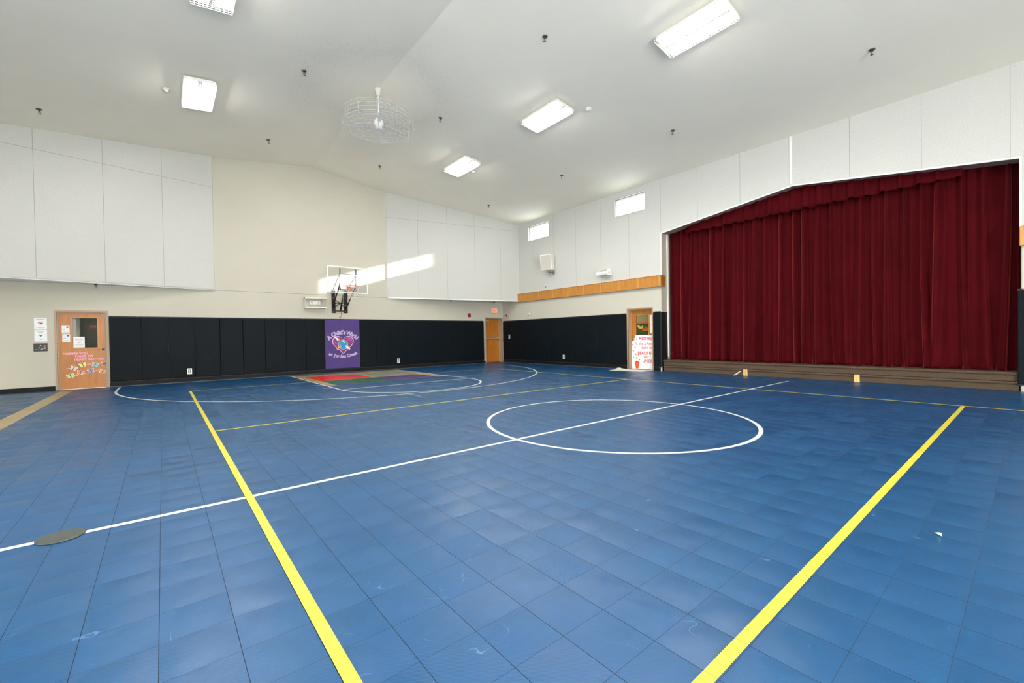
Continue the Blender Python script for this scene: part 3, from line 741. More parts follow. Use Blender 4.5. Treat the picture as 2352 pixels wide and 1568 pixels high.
tag(q.build('paper_cutout', plain('cutout_orange', (196, 110, 50), .7), loc=(15.265, 10.08, 1.40), rot=RR), 'orange paper cutout right of the yellow crescent on the green pinboard', 'paper cutout')
ex = thing('exit_sign', 'red exit sign placed behind the butterfly door pane in place of a reflection', 'exit sign', (-1.72, 19.49, 1.74), RB)  # stands in for an exit sign mirrored in the door pane
u = MB(); u.box(-.14, .14, -.07, .07, 0, .04); u.build('housing', M_black, ex)
u = MB(); add_text(u, 'EXIT', 0, -.035, .042, .095, .01); u.build('lettering', plain('exit_reflection_red', (230, 30, 20), .5, emit=.7), ex)

# ---------------------------------------------------------------- paper on and beside the butterfly door
def sheet(name, label, cat, x, y, w_, h_, z, rot=RB, base=None, fn=None, col=None, tilt=0):
    r = (rot[0], rot[1]+0, rot[2]); loc = base
    t = thing(name, label, cat, loc, r)
    u = MB(); u.box(-w_/2, w_/2, -h_/2, h_/2, 0, .0015); u.build('sheet', col or M_paper, t)
    if fn: fn(t, w_, h_)
    return t
M_ink = plain('grey_ink', (120, 118, 122), .7); M_inkr = plain('red_ink', (176, 60, 56), .7); M_teal = plain('teal_ink', (50, 110, 120), .7)
def lines(u, cx, ys_, w_, h_=.006, mi=0):
    for k, (y, ww) in enumerate(ys_): u.box(cx-ww/2, cx+ww/2, y-h_/2, y+h_/2, .0015, .002, mi)
def n1(t, w_, h_):
    u = MB(); lines(u, 0, [(.115, .15), (.098, .15)], w_, .008, 0); lines(u, 0, [(-.098, .15), (-.108, .08)], w_, .004, 0); u.build('printed_text', M_ink, t)
    u = MB(); u.poly(circ(0, .02, .047, 24, .036), .0018, 0); u.poly(circ(0, .02, .040, 24, .029), .0021, 1); u.poly(circ(.012, .014, .018, 12), .0024, 2); u.poly(circ(-.016, .03, .008, 8), .0024, 0)
    u.add([(-.034, .042, .0027), (-.028, .047, .0027), (.034, -.002, .0027), (.028, -.007, .0027)], [(0, 1, 2, 3)], 0)
    u.build('printed_emblem', [M_inkr, plain('pale_sand_ink', (232, 216, 196), .7), plain('brown_ink', (170, 110, 70), .7)], t)
def n2(t, w_, h_):
    u = MB(); lines(u, 0, [(.098, .12), (.082, .08), (.066, .09)], w_, .006); lines(u, 0, [(-.085, .10), (-.10, .04)], w_, .004); u.build('printed_text', M_ink, t)
    u = MB(); u.poly(heart(0, .0, .0016), .002); u.build('printed_emblem', M_teal, t)
YS = YW-.002
sheet('notice', 'white notice with a round brown emblem, upper one left of the butterfly door', 'notice', 0, 0, .22, .29, 0, base=(-2.40, YS, 1.715), fn=n1)
sheet('notice', 'white notice with a small teal heart, below the round-emblem notice', 'notice', 0, 0, .22, .29, 0, base=(-2.40, YS, 1.412), fn=n2)
def n3(t, w_, h_):
    u = MB(); rr = random.Random(2)
    for k in range(22):
        x, y = rr.uniform(-.085, .085), rr.uniform(-.055, .05); u.poly(circ(x, y, rr.uniform(.006, .018), 7, rr.uniform(.005, .012)), .0018+.0001*k, k % 4)
    u.build('printed_picture', [plain('print_pale', (220, 216, 222), .6), plain('print_rose', (196, 140, 150), .6), plain('print_plum', (90, 50, 70), .6), plain('print_grey', (120, 116, 124), .6)], t)
sheet('poster', 'small dark printed poster below the two white notices', 'poster', 0, 0, .245, .205, 0, base=(-2.41, YS, 1.115), fn=n3, col=plain('charcoal_print', (58, 55, 56), .6))
RC1 = YW+.075-.001
def n4(c_):
    def f(t, w_, h_):
        u = MB(); u.box(.012, .05, .05-.006, .085, .0015, .002); u.build('printed_emblem', c_, t)
        u = MB(); lines(u, -.03, [(.0, .045)], w_, .008); lines(u, 0, [(-.06, .11), (-.072, .11)], w_, .003); u.build('printed_text', M_ink, t)
    return f
sheet('notice', 'small white notice with red square, upper one on the butterfly door', 'notice', 0, 0, .145, .205, 0, base=(-1.965, RC1, 1.565), fn=n4(M_inkr))
sheet('notice', 'small white notice with blue square, lower one on the butterfly door', 'notice', 0, 0, .145, .205, 0, base=(-1.96, RC1, 1.345), fn=n4(plain('blue_ink', (60, 90, 150), .7)))
def n5(t, w_, h_):
    u = MB(); u.poly(circ(0, -.005, .035, 16, .013), .002); u.build('printed_emblem', plain('ochre_ink', (205, 140, 80), .7), t)
    u = MB(); lines(u, 0, [(.09, .16), (.075, .14), (.06, .15), (-.07, .16), (-.085, .12)], w_, .004); u.build('printed_text', M_ink, t)
sheet('notice', 'white notice taped over the lower left of the butterfly door pane', 'notice', 0, 0, .215, .285, 0, base=(-1.722, YW+.064, 1.235), fn=n5)
# pink lettering
M_pink = plain('pink_card', (244, 168, 190), .7)
for txt, x, z, L_, lab in (('MOMMY YOU', -1.80, .905, .49, 'pink cut-out words on the top line of the butterfly door'), ('MAKE MY', -1.63, .832, .375, 'pink cut-out words on the middle line of the butterfly door'), ('HEART FLUTTER!', -1.54, .748, .60, 'pink cut-out words on the bottom line of the butterfly door')):
    u = MB(); vs_, _f = text_geo(txt, 1, 0); wd = max(v[0] for v in vs_)-min(v[0] for v in vs_)
    add_text(u, txt, 0, 0, .003, .082, .05, sx=L_/(wd*.088)); 
    tag(u.build('paper_lettering', M_pink, loc=(x, RC1, z), rot=RB), lab, 'lettering')
# butterflies
def butterfly(x, z, ang, mat, lab, strip_dx, strip_dz):
    t = thing('paper_butterfly', lab, 'paper butterfly', (x, RC1, z), RB, 'paper butterflies on the door')
    ca, sa = math.cos(ang), math.sin(ang)
    def T(pl, sg=1): return [((a*sg)*ca-b_*sa, (a*sg)*sa+b_*ca) for a, b_ in pl]
    wing = [(.004, .01), (.02, .04), (.05, .058), (.072, .05), (.07, .02), (.052, .0), (.06, -.02), (.05, -.045), (.028, -.055), (.01, -.035), (.004, -.01)]
    for sg in (1, -1):
        u = MB(); pl = T(wing, sg); u.prism(pl if sg > 0 else pl[::-1], .0008, .0022, 0)
        pl = T([(a*.80+.004, b_*.80) for a, b_ in wing], sg); u.prism(pl if sg > 0 else pl[::-1], .0022, .0028, 1); u.build('wing', [M_paper, mat], t)
    u = MB(); u.prism(T([(-.006, -.04), (.006, -.04), (.008, .0), (.006, .045), (-.006, .045), (-.008, 0)]), .0028, .0045); u.build('body', M_black, t)
    for sg in (1, -1):
        p = T([(0, .045), (.012*sg, .065), (.022*sg, .07)]); u = MB(); u.tube([(a, b_, .004) for a, b_ in p], .0022, 4); u.build('antenna', M_paper, t)
    u = MB(); u.box(strip_dx-.04, strip_dx+.04, strip_dz-.008, strip_dz+.008, .0004, .0016); u.build('name_strip', plain('pale_pink_card', (240, 190, 196), .7), t)
for x, z, a, rgb, nm, sx_, sz_ in (
    (-1.84, .545, -.45, (236, 206, 200), 'pale pink paper butterfly at the left of the door group', -.09, .0),
    (-1.665, .625, .35, (246, 226, 60), 'yellow paper butterfly below the pink word lines', .12, .02),
    (-1.43, .618, -.3, (90, 196, 216), 'turquoise paper butterfly in the top row', -.12, .02),
    (-1.235, .635, 0, (176, 40, 90), 'crimson paper butterfly at the right end of the top row', -.10, .02),
    (-1.715, .425, -.2, (238, 124, 84), 'red-orange paper butterfly in the lower row', .08, -.02),
    (-1.51, .46, .3, (140, 130, 200), 'violet paper butterfly in the middle of the lower row', .10, .0),
    (-1.29, .43, -.45, (244, 148, 50), 'bright orange paper butterfly at the right of the lower row', .07, -.05),
    (-1.90, .345, .3, (170, 226, 140), 'light green paper butterfly lowest on the door', .10, .01)):
    butterfly(x, z, a, plain('card_%d_%d' % (rgb[0], rgb[2]), rgb, .7), nm, sx_, sz_)

# flowerpot poster on door 3, in the wall's own axes (x towards the stage)
RC3 = XW+.17-.010
def RP(y, z): return (RC3, y, z)
pt3 = thing('poster', 'white paper poster with flowerpot and red lettering covering the lower door', 'poster', (RC3, D3[1]-.026, .012), RR)
u = MB(); pw = .89
u.prism([(0, 0), (pw, 0), (pw, 1.16), (.155, 1.16), (.15, 1.06), (.10, 1.05), (.09, .95), (0, .95)], 0, .002); u.build('sheet', M_paper, pt3)
M_ltr = plain('red_card', (206, 66, 76), .7); u = MB(); z = .0026
for txt, x, y, sz, L_, b_ in (('a', .215, 1.01, .15, .05, 0), ('MOTHER', .58, 1.0, .155, .56, .035), ('is like a flower', .56, .82, .145, .78, .01), ('each one', .65, .69, .145, .50, .01), ('BEAUTIFUL', .60, .49, .155, .70, .035), ('and', .57, .365, .14, .19, .01), ('UNIQUE', .67, .21, .155, .47, .035)):
    if txt == 'is like a flower': txt = 'Is like a flower'
    vs_, _f = text_geo(txt, 1, 0); wd = max(v[0] for v in vs_)-min(v[0] for v in vs_); u = MB(); add_text(u, txt, x, y*.97+.02, z, sz*.95, b_, sx=L_/(wd*sz*.95)); u.build('line_of_lettering', M_ltr, pt3)
u = MB(); u.prism([(.115, .245), (.31, .245), (.305, .20), (.29, .20), (.265, .015), (.165, .015), (.13, .20), (.12, .20)], .002, .004, 0); u.prism([(.118, .24), (.21, .26), (.308, .24), (.21, .228)], .004, .0045, 1); u.build('flowerpot_cutout', [plain('pot_orange', (226, 82, 40), .7), plain('pot_soil', (120, 50, 34), .7)], pt3)
for k, (x, y, a) in enumerate(((.06, .81, .4), (.14, .73, -.5), (.07, .61, .1), (.17, .49, .5), (.27, .47, -.3), (.08, .38, .9), (.20, .37, 0), (.30, .31, -.9))):
    ca, sa = math.cos(a), math.sin(a); u = MB()
    T = lambda pl: [(x+p*ca-q*sa, y+p*sa+q*ca) for p, q in pl]
    u.prism(T([(-.028, .03), (-.012, .038), (0, -.03), (-.014, -.02)]), .002, .0035, 0); u.prism(T([(.028, .03), (.014, -.02), (0, -.03), (.012, .036)]), .002, .0035, 0)
    u.prism(T([(-.012, .02), (.0, .03), (.012, .02), (0, -.025)]), .002, .003, 1)
    u.build('paper_flower', [plain('flower_red', (176, 58, 50), .7), plain('flower_peach', (236, 190, 160), .7)], pt3)
u = MB(); 
for k, (x, y) in enumerate(((.17, .45), (.20, .33), (.27, .43), (.29, .29), (.10, .36))): u.tube([(x, y, .003), ((x+.21)/2, (y+.26)/2, .003), (.21, .25, .003)], .0022, 4)
u.build('stem', plain('stem_grey', (150, 165, 150), .7), pt3)
nt3 = thing('notice', 'tall white notice taped beside the pane of the flowerpot poster door', 'notice', (RC3-.009, D3[1]-.026-.735, 1.22), RR)
u = MB(); u.box(0, .13, 0, .30, 0, .002).box(0, .13, .305, .62, 0, .002); u.build('sheet', M_paper, nt3)

# mat on the floor by door 3
M_mat = NT('white_perforated_mat'); 
_p = M_mat.pos(); _v = M_mat.new('TexVoronoi'); _v.inputs['Scale'].default_value = 28; M_mat.l(_p, _v.inputs['Vector'])
_k = M_mat.math('LESS_THAN', _v.outputs['Distance'], .16); M_mat.l(M_mat.mix(M_mat.math('MULTIPLY', _k, .55), lin((226, 226, 212)), lin((96, 96, 84))), M_mat.b.inputs['Base Color']); M_mat.set(M_mat.b, Roughness=.8)
mp_ = MB(); N1, N2 = 24, 14; vs = []
q00, q10, q11, q01 = Vector((11.62, 9.12)), Vector((12.34, 9.22)), Vector((12.44, 7.97)), Vector((11.82, 7.98))
for j in range(N2+1):
    for i in range(N1+1):
        a, b_ = i/N1, j/N2; q = (q00*(1-b_)+q10*b_)*(1-a)+(q01*(1-b_)+q11*b_)*a
        z = .008+.05*math.exp(-((a-.02)**2/.01+(b_-.85)**2/.05))+.02*math.exp(-((a-1)**2/.004+(b_-1)**2/.02))+.003*math.sin(a*23)*math.sin(b_*11)
        vs.append((q.x, q.y, z))
mp_.add(vs, [(j*(N1+1)+i, j*(N1+1)+i+1, (j+1)*(N1+1)+i+1, (j+1)*(N1+1)+i) for j in range(N2) for i in range(N1)], 0, None, True)
o = mp_.build('doormat', M_mat.m); md = o.modifiers.new('t', 'SOLIDIFY'); md.thickness = .006; md.offset = -1
tag(o, 'thin white speckled mat with a raised corner, lying before the flowerpot poster door', 'mat')

# ---------------------------------------------------------------- basketball hoop
hp = thing('basketball_hoop', 'wall-mounted basketball hoop with clear backboard above the purple pad', 'basketball hoop', (4.95, YW, 0), RB)
BZ = 1.12                         # distance of the board from the wall
b0, b1, c0, c1 = 4.262-4.95, 5.63-4.95, 2.765, 3.66
u = MB(); u.box(b0, b1, c0, c1, BZ-.006, BZ+.006); u.build('backboard_pane', glass('acrylic', (.95, .96, .96), .8), hp)
u = MB(); e = .032
for q in ((b0, b1, c0, c0+e), (b0, b1, c1-e, c1), (b0, b0+e, c0+e, c1-e), (b1-e, b1, c0+e, c1-e)): u.box(*q, BZ-.022, BZ+.012)
u.build('backboard_frame', M_white, hp)
hx = 0.01; t0, t1, s0, s1 = hx-.295, hx+.295, 2.955, 3.405
u = MB(); e = .042
for q in ((t0, t1, s0, s0+e), (t0, t1, s1-e, s1), (t0, t0+e, s0+e, s1-e), (t1-e, t1, s0+e, s1-e)): u.box(*q, BZ+.0065, BZ+.0085)
u.build('target_square', M_white, hp)
M_or = plain('rim_orange', (226, 92, 52), .4); RZc = 2.965
u = MB(); RRm = .228; cz = BZ+.15+RRm
u.tube([(hx+RRm*math.cos(2*PI*k/28), RZc, cz+RRm*math.sin(2*PI*k/28)) for k in range(28)], .010, 8, closed=True)
u.box(hx-.065, hx+.065, RZc-.10, RZc+.02, BZ+.007, BZ+.018).box(hx-.06, hx+.06, RZc-.012, RZc+.006, BZ+.012, BZ+.16)
for sg in (-1, 1): u.tube([(hx+sg*.055, RZc-.09, BZ+.015), (hx+sg*.10, RZc-.012, BZ+.19)], .010, 6)
rim = u.build('rim', M_or, hp)
u = MB()
NN = 12
def netp(k, lv):
    a = 2*PI*(k+.5*(lv % 2))/NN; f = [1, .92, .80, .68, .60, .57][lv]; return (hx+RRm*f*math.cos(a), RZc-.012-.085*lv, cz+RRm*f*math.sin(a))
for lv in range(5):
    for k in range(NN):
        u.tube([netp(k, lv), netp(k, lv+1)], .0032, 4); u.tube([netp(k, lv), netp(k-1 if lv % 2 == 0 else k+1, lv+1)], .0032, 4)
net = u.build('net', plain('net_cord', (232, 226, 216), .8), hp)
# mount
for sg, x in ((-1, 4.775-4.95), (1, 5.205-4.95)):
    u = MB(); u.box(x-.06, x+.06, 2.14, 2.95, .002, .014).box(x-.06, x-.05, 2.14, 2.95, .014, .06).box(x+.05, x+.06, 2.14, 2.95, .014, .06); mp1 = u.build('wall_rail', M_black, hp)
    for zz_ in (2.20, 2.42, 2.68, 2.86):
        u = MB(); u.lathe([(.017, .014), (.017, .024), (.008, .028)], 8, M=Matrix.Translation((x, zz_, 0))); u.build('bolt', M_chrome, mp1)
u = MB(); u.box(-.24, .32, 2.20, 2.235, .014, .05); u.build('cross_bar', M_black, hp)
hub = (.035, 2.49, .14)
u = MB()
for y in (2.33, 2.50, 2.66):
    for x in (-.18, .26): u.tube([(x, y, .05), hub], .013, 6)
u.build('brace', M_black, hp)
for sg in (-1, 1):
    x = hx+sg*.27
    u = MB(); u.tube([(hx+sg*.24, 2.30, .06), (x, 2.90, .90), (x, 3.10, BZ-.04)], [.022, .022, .022], 6); arm = u.build('lower_arm', M_black, hp)
    u = MB(); u.box(x-.018, x+.018, 2.85, 3.60, BZ-.05, BZ-.022); u.build('board_bracket', M_steel, hp)
    u = MB(); u.tube([(hx+sg*.24, 2.88, .06), (x, 3.42, BZ-.05)], .016, 6); u.build('upper_arm', plain('galvanised', (214, 212, 204), .5), hp)
u = MB(); u.box(hx-.30, hx+.30, 2.86, 2.90, BZ-.05, BZ-.025).box(hx-.30, hx+.30, 3.385, 3.425, BZ-.05, BZ-.025); u.build('board_bracket', M_steel, hp)
u = MB(); u.tube([(.045, 2.24, .12), (.045, 2.62, .34)], .030, 8); u.build('height_adjuster', M_black, hp)
u = MB(); u.tube([(.045, 2.62, .34), (.045, 2.88, .52)], .019, 8); u.build('adjuster_rod', M_chrome, hp)
u = MB(); u.tube([(.045, 2.24, .12), (.06, 2.14, .11), (.07, 2.05, .11), (.045, 1.985, .11), (.01, 1.99, .11)], .007, 6); ck = u.build('crank', M_steel, hp)
u = MB(); u.tube([(.01, 1.955, .11), (.01, 2.015, .11)], .016, 8); u.build('crank_grip', M_or, ck)

# emergency light in its wire guard
eg = thing('emergency_light', 'twin-lamp emergency light in a clear wire guard left of the hoop', 'emergency light', (4.14, YW, 2.47), RB)
u = MB(); u.rbox(-.175, .175, -.055, .085, .002, .09, .015); u.build('housing', M_white, eg)
for x in (-.115, .115):
    u = MB(); u.lathe([(.045, .09), (.05, .12), (.044, .145), (.03, .14)], 16, M=Matrix.Translation((x, .015, 0))); u.build('lamp_head', M_white, eg)
    u = MB(); u.lathe([(.028, .141), (.02, .146)], 12, M=Matrix.Translation((x, .015, 0))); u.build('lens', plain('lens_grey', (150, 152, 150), .2), eg)
u = MB(); M_wire = plain('white_wire', (226, 224, 214), .4)
gx0, gx1, gy0, gy1, gz = -.35, .35, -.18, .19, .22
for z in (.02, gz):
    u.tube([(gx0, gy0, z), (gx1, gy0, z), (gx1, gy1, z), (gx0, gy1, z)], .004, 4, closed=True)
for x in (gx0, -.23, -.11, 0, .11, .23, gx1):
    u.tube([(x, gy0, .02), (x, gy0, gz), (x, gy1, gz), (x, gy1, .02)], .0028, 4)
u.box(gx0, gx1, gy1-.045, gy1, gz, gz+.004).box(gx0, gx1, gy0, gy0+.045, gz, gz+.004).box(gx0, gx1, gy1-.004, gy1, .0, gz).box(gx0, gx1, gy0, gy0+.004, .0, gz)
for y in (gy0+.06, gy1-.06): u.tube([(gx0, y, .02), (gx0, y, gz), (gx1, y, gz), (gx1, y, .02)], .0028, 4)
u.build('wire_guard', M_wire, eg)

# exit sign and alarms
ex = thing('exit_sign', 'white exit sign with lit orange-red letters above the door in the corner', 'exit sign', (11.98, YW, 2.40), RB)
u = MB(); u.rbox(-.18, .18, -.115, .115, .002, .05, .006); u.build('housing', plain('exit_white', (226, 218, 204), .4), ex)
u = MB(); u.box(-.10, .145, -.085, .085, .05, .052); u.build('lit_panel', plain('exit_panel', (240, 140, 96), .5, emit=.5), ex)
u = MB(); add_text(u, 'EXIT', .022, -.055, .0535, .145, .012, sx=.72); u.build('lettering', plain('exit_glow', (255, 60, 30), .5, emit=1.4), ex)
al = thing('fire_alarm', 'square dark red fire alarm on the back wall left of the exit sign', 'fire alarm', (10.59, YW, 2.17), RB)
u = MB(); u.rbox(-.075, .075, -.085, .085, .002, .045, .008); u.build('housing', M_red, al)
u = MB();
for k in range(5): u.box(-.05, .05, -.05+.022*k, -.042+.022*k, .045, .048)
u.build('grille', plain('dark_red', (90, 20, 20), .5), al)
al = thing('fire_alarm', 'small red fire alarm strobe on the right wall beside the room corner', 'fire alarm', (XW, 15.72, 2.14), RR)
u = MB(); u.rbox(-.06, .06, -.07, .07, .002, .045, .008); u.build('housing', M_red, al)
u = MB(); u.rbox(-.02, .05, -.055, -.015, .045, .07, .008); u.build('strobe_lens', M_white, al)
ms = thing('motion_sensor', 'small cream motion sensor on the right wall above the black pads', 'sensor', (XW, 14.12, 2.165), RR)
u = MB(); u.rbox(-.05, .05, -.03, .05, .002, .05, .01); u.build('housing', M_cream, ms)
u = MB(); u.rbox(-.035, .035, -.055, -.03, .002, .04, .006); u.build('lens', plain('sensor_grey', (150, 146, 130), .4), ms)

# loudspeaker, wall lamp, small vent
sp = thing('loudspeaker', 'beige-fronted white loudspeaker on a swivel bracket high on the right wall', 'loudspeaker', (XW, 12.62, 4.18), RR)
Ms = Matrix.Translation((.02, 0, .34)) @ Matrix.Rotation(.42, 4, 'Y') @ Matrix.Rotation(.10, 4, 'X')
u = MB(); u.rbox(-.24, .24, -.31, .31, -.22, .10, .012, M=Ms); u.build('cabinet', M_white, sp)
u = MB(); u.rbox(-.218, .218, -.288, .288, .10, .108, .006, M=Ms); u.build('grille', plain('grille_cloth', (188, 183, 174), .8, bump=.3, bscale=300), sp)
u = MB(); u.tube([(.05, -.30, .30), (.05, -.38, .26), (.06, -.40, .12), (.06, -.40, .004)], .022, 8); u.box(.0, .12, -.46, -.34, .002, .012); u.build('bracket', plain('bracket_nickel', (160, 156, 146), .35, .7), sp)
vn = thing('wall_plate', 'small grey square plate on the white panels below the loudspeaker', 'wall plate', (XW, 13.04, 3.24), RR)
u = MB(); u.box(-.08, .08, -.075, .075, .001, .012); u.build('cover', M_white, vn)
u = MB(); u.box(-.06, .06, -.06, .06, .012, .016)
for k in range(4): u.box(-.05, .05, -.045+.026*k, -.037+.026*k, .016, .02)
u.build('grille', plain('plate_grey', (140, 142, 142), .5), vn)
wl = thing('wall_lamp', 'short white cylinder-bodied lamp box fixed above the oak fascia', 'wall lamp', (XW, 9.86, 3.43), RR)
u = MB(); pr = [(.0, -.09), (.16, -.12), (.26, -.09), (.29, -.03), (.27, .02), (.12, .13), (.02, .12)]
n = len(pr); vs = [(x, y, z) for x in (-.24, .24) for z, y in pr]
u.add(vs, [tuple(range(n)), tuple(range(2*n-1, n-1, -1))]+[(i, n+i, n+(i+1) % n, (i+1) % n) for i in range(n)]); u.build('housing', M_white, wl)
u = MB(); u.add([(-.18, .035, .262), (.18, .035, .262), (.18, .115, .152), (-.18, .115, .152)], [(0, 1, 2, 3)]); u.build('lens', plain('lamp_lens', (176, 178, 178), .3), wl)
u = MB(); u.tube([(.241, .0, .15), (.246, .0, .15)], .05, 16); u.build('end_cap', plain('cap_grey', (214, 214, 212), .4), wl)
u = MB(); u.box(-.10, .10, -.17, -.09, .002, .10); u.build('bracket', plain('bracket_white', (200, 198, 190), .5), wl)

# ---------------------------------------------------------------- ceiling fixtures
M_tube = plain('lit_tube', (255, 252, 246), .5, emit=TUBE, var=0); M_refl = plain('fixture_white', (240, 240, 240), .3, var=.01)
AS = math.atan(SL)
def make_light(label, x, y):
    sg = 1 if x > RX else -1
    t = thing('ceiling_light', label, 'ceiling light', (x, y, zc(x)), (0, sg*AS, 0), 'caged fluorescent ceiling lights')
    u = MB(); hw, hl = .275, .61
    u.box(-hw, hw, -hl, hl, -.075, -.055)                              # tray, hung clear of the ceiling
    for sx_ in (-1, 1): u.box(sx_*hw-.003, sx_*hw+.003, -hl, hl, -.103, -.055)
    for sy in (-1, 1): u.box(-hw, hw, sy*hl-.02, sy*hl+.02, -.105, -.055); u.box(-.03, .03, sy*.4-.03, sy*.4+.03, -.055, .0)
    u.build('housing', M_refl, t)
    u = MB(); u.box(-.042, .042, -hl+.02, hl-.02, -.128, -.076); u.build('spine', plain('fixture_grey', (150, 150, 148), .5), t)
    for k, x_ in enumerate((-.235, -.17, -.105, .105, .17, .235)):
        u = MB(); u.tube([(x_, -hl+.03, -.105), (x_, hl-.03, -.105)], .013, 6); u.build('tube', M_tube, t)
    u = MB(); gw, gl, zt0, zb0 = hw+.012, hl+.03, -.055, -.165
    for z in (zt0-.035, zt0-.07, zb0): u.tube([(-gw, -gl, z), (gw, -gl, z), (gw, gl, z), (-gw, gl, z)], .0028, 4, closed=True)
    for k in range(25): y_ = -gl+2*gl*k/24; u.tube([(-gw, y_, zt0-.02), (-gw, y_, zb0), (gw, y_, zb0), (gw, y_, zt0-.02)], .0022, 4)
    for k in range(1, 10): x_ = -gw+2*gw*k/10; u.tube([(x_, -gl, zt0-.02), (x_, -gl, zb0), (x_, gl, zb0), (x_, gl, zt0-.02)], .0022, 4)
    u.build('wire_guard', M_wire, t); return t
l0 = make_light('caged fluorescent ceiling light, largest and nearest, above the right half', 7.55, 3.88)
dup(l0, (7.55, 7.74, zc(7.55)), 'caged fluorescent ceiling light in the middle of the right-hand row')
dup(l0, (7.55, 11.66, zc(7.55)), 'caged fluorescent ceiling light farthest away in the right-hand row')
l1 = make_light('caged fluorescent ceiling light above the back left, in full view', .71, 11.76)
dup(l1, (.71, 7.88, zc(.71)), 'caged fluorescent ceiling light cut off by the top edge of the picture')
for y in (-7.2,): dup(l0, (7.55, y, zc(7.55)), 'caged fluorescent ceiling light behind the camera')
for y in (4.0, 0.1, -3.9, -7.2): dup(l1, (.71, y, zc(.71)), 'caged fluorescent ceiling light behind the camera')
# sprinklers
def sprinkler(label, x, y, z, sl=0, L_=.10):
    t = thing('sprinkler_head', label, 'sprinkler', (x, y, z), (0, sl, 0), 'ceiling sprinklers')
    u = MB(); u.lathe([(.052, 0), (.052, -.006), (.040, -.018), (.022, -.024)], 16); u.build('escutcheon', M_steel, t)
    u = MB(); u.lathe([(.016, -.02), (.018, -.045), (.013, -.052), (.013, -.062)], 10)
    for sg in (-1, 1): u.tube([(sg*.012, 0, -.055), (sg*.020, 0, -.075), (sg*.004, 0, -L_)], .0035, 5)
    u.build('head', M_steel, t)
    u = MB(); u.lathe([(.026, -L_), (.026, -L_-.003), (.006, -L_-.006)], 12); u.build('deflector', M_steel, t)
    return t
for x, y, lab in ((-2.04, 14.09, 'metal sprinkler head near the left edge above the white panels'), (2.48, 9.99, 'metal sprinkler head above and left of the caged fan'), (2.48, 14.05, 'metal sprinkler head left of the fan, close to the beige wall'),
                  (5.78, 13.97, 'metal sprinkler head right of the ceiling peak, near the beige wall'), (5.80, 9.95, 'metal sprinkler head just right of the caged fan'), (5.85, 6.01, 'metal sprinkler head highest in the picture, centre top'),
                  (10.36, 1.94, 'metal sprinkler head at top right, nearest above the stage'), (10.31, 5.94, 'metal sprinkler head above the stage valance on the right'), (10.24, 9.84, 'metal sprinkler head above the two small windows'), (10.2, 13.85, 'metal sprinkler head nearest the corner window')):
    sprinkler(lab, x, y, zc(x), AS if x > RX else -AS)
for x, y, lab in ((-1.35, 15.75, 'sprinkler head under the left bulkhead above the butterfly door'), (9.5, 15.72, 'sprinkler head under the right bulkhead, farther from the corner'), (11.7, 15.6, 'sprinkler head under the right bulkhead above the exit sign')):
    sprinkler(lab, x, y, ZP, 0, .11)
for x, y, lab in ((.16, 12.0, 'round white smoke detector left of the back-left ceiling light'), (8.15, 6.9, 'round white smoke detector right of the middle ceiling light'), (8.11, 11.85, 'round white smoke detector beside the farthest ceiling light')):
    t = thing('smoke_detector', lab, 'smoke detector', (x, y, zc(x)), (0, AS if x > RX else -AS, 0))
    u = MB(); u.lathe([(.075, 0), (.075, -.012), (.06, -.018)], 24); u.build('base', M_white, t)
    u = MB(); u.lathe([(.055, -.018), (.055, -.028), (.048, -.032), (.048, -.042), (.022, -.052)], 24); u.build('sensor_cap', plain('detector_white', (222, 220, 214), .5), t)
# ceiling fan in a round cage
fn = thing('ceiling_fan', 'white ceiling fan inside a round wire cage on the ceiling ridge', 'ceiling fan', (4.13, 10.0, RZ))
u = MB(); u.lathe([(.075, 0), (.075, -.03), (.066, -.06), (.060, -.07), (.050, -.15), (.03, -.17)], 24); u.build('canopy', plain('ivory_enamel', (214, 212, 196), .5), fn)
u = MB(); u.tube([(0, 0, -.16), (0, 0, -.68)], .012, 10); u.build('downrod', M_white, fn)
u = MB(); u.lathe([(.03, -.62), (.035, -.70), (.085, -.75), (.105, -.80), (.105, -.86), (.08, -.91), (.05, -.93)], 28); mo = u.build('motor', M_white, fn)
for k in range(3):
    a = 2*PI*k/3+.25; Mb = Matrix.Rotation(a, 4, 'Z') @ Matrix.Rotation(.07, 4, 'X')
    u = MB(); u.prism([(.11, -.03), (.30, -.055), (.72, -.06), (.75, -.03), (.75, .04), (.70, .06), (.30, .055), (.11, .03)], -.002, .002, M=Matrix.Translation((0, 0, -.83)) @ Mb); u.build('blade', M_white, fn)
u = MB(); R = .79
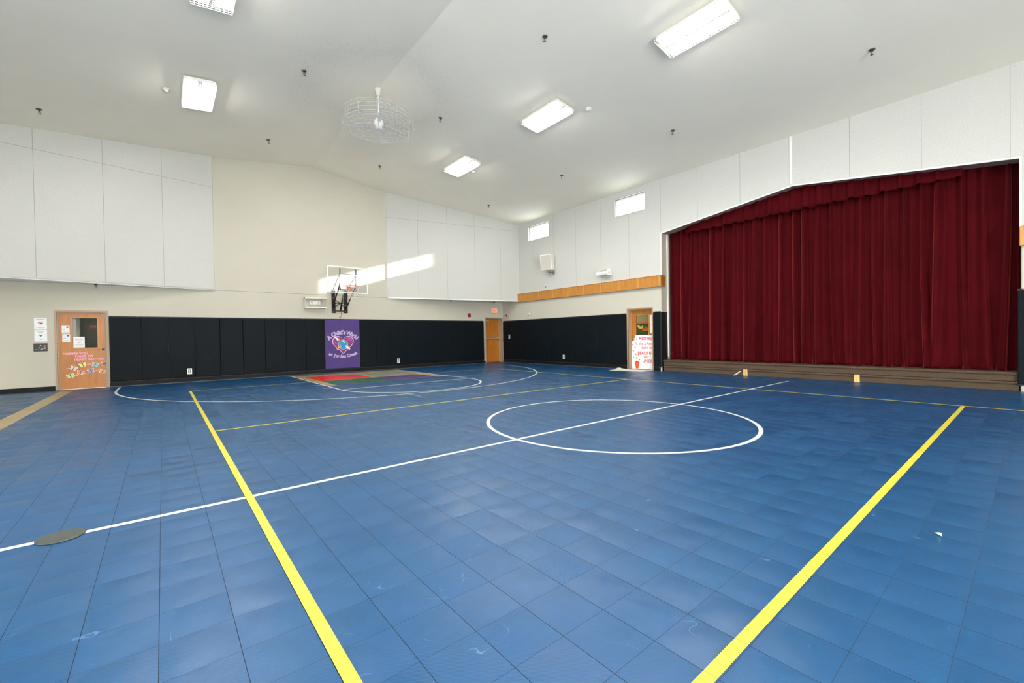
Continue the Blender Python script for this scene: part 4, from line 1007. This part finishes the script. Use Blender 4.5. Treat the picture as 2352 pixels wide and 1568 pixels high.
def ringp(r, z, n=40): return [(r*math.cos(2*PI*k/n), r*math.sin(2*PI*k/n), z) for k in range(n)]
for z in (-.66, -.75, -.84, -.93): u.tube(ringp(R+.03, z), .0042, 4, closed=True)
for k in range(1, 11): r = .10+(R-.10)*k/11; u.tube(ringp(r, -.93-.02*(1-k/11)), .0032, 4, closed=True)
for k in range(5, 11): r = .10+(R-.10)*k/11; u.tube(ringp(r, -.66), .0030, 4, closed=True)
for k in range(12):
    a = 2*PI*k/12+.1; ca, sa = math.cos(a), math.sin(a)
    u.tube([(.06*ca, .06*sa, -.96), (R*ca, R*sa, -.94), ((R+.03)*ca, (R+.03)*sa, -.92), ((R+.03)*ca, (R+.03)*sa, -.66), (.34*ca, .34*sa, -.65)], .0042, 4)
u.tube([(.62*math.cos(2.4), .62*math.sin(2.4), -.66), (.05, 0, -.02)], .004, 4)
u.build('wire_cage', plain('white_cage_wire', (196, 196, 190), .5), fn)
u = MB(); u.lathe([(.085, -.945), (.085, -.965), (.05, -.97)], 20); u.build('hub_plate', M_white, fn)

# ---------------------------------------------------------------- small things on the floor
u = MB(); u.lathe([(.108, 0), (.112, .001), (.112, .003), (.105, .006), (.096, .006), (.093, .0052), (.02, .0052), (.008, .004)], 48)
t = NT('worn_black_plastic'); p = t.pos(True); mp = t.new('Mapping'); mp.inputs['Scale'].default_value = (9, 90, 1); t.l(p, mp.inputs[0])
t.l(t.mix(t.noise(mp.outputs[0], 1.5, 5, .7), lin((34, 39, 37)), lin((66, 72, 68))), t.b.inputs['Base Color']); t.set(t.b, Roughness=.55)
tag(u.build('floor_socket_cover', t.m, loc=(-.515, 3.83, .002)), 'round dark grey cover plate set on the white centre line', 'floor plate')
u = MB(); u.add([(0, 0, .004), (.03, .004, .012), (.024, .022, .004), (.006, .028, .014), (.014, .012, .018)], [(0, 1, 4), (1, 2, 4), (2, 3, 4), (3, 0, 4)])
tag(u.build('paper_scrap', plain('pale_cyan_paper', (190, 236, 236), .6), loc=(3.46, .35, 0)), 'tiny pale blue paper scrap on the floor right of the yellow line', 'paper scrap')
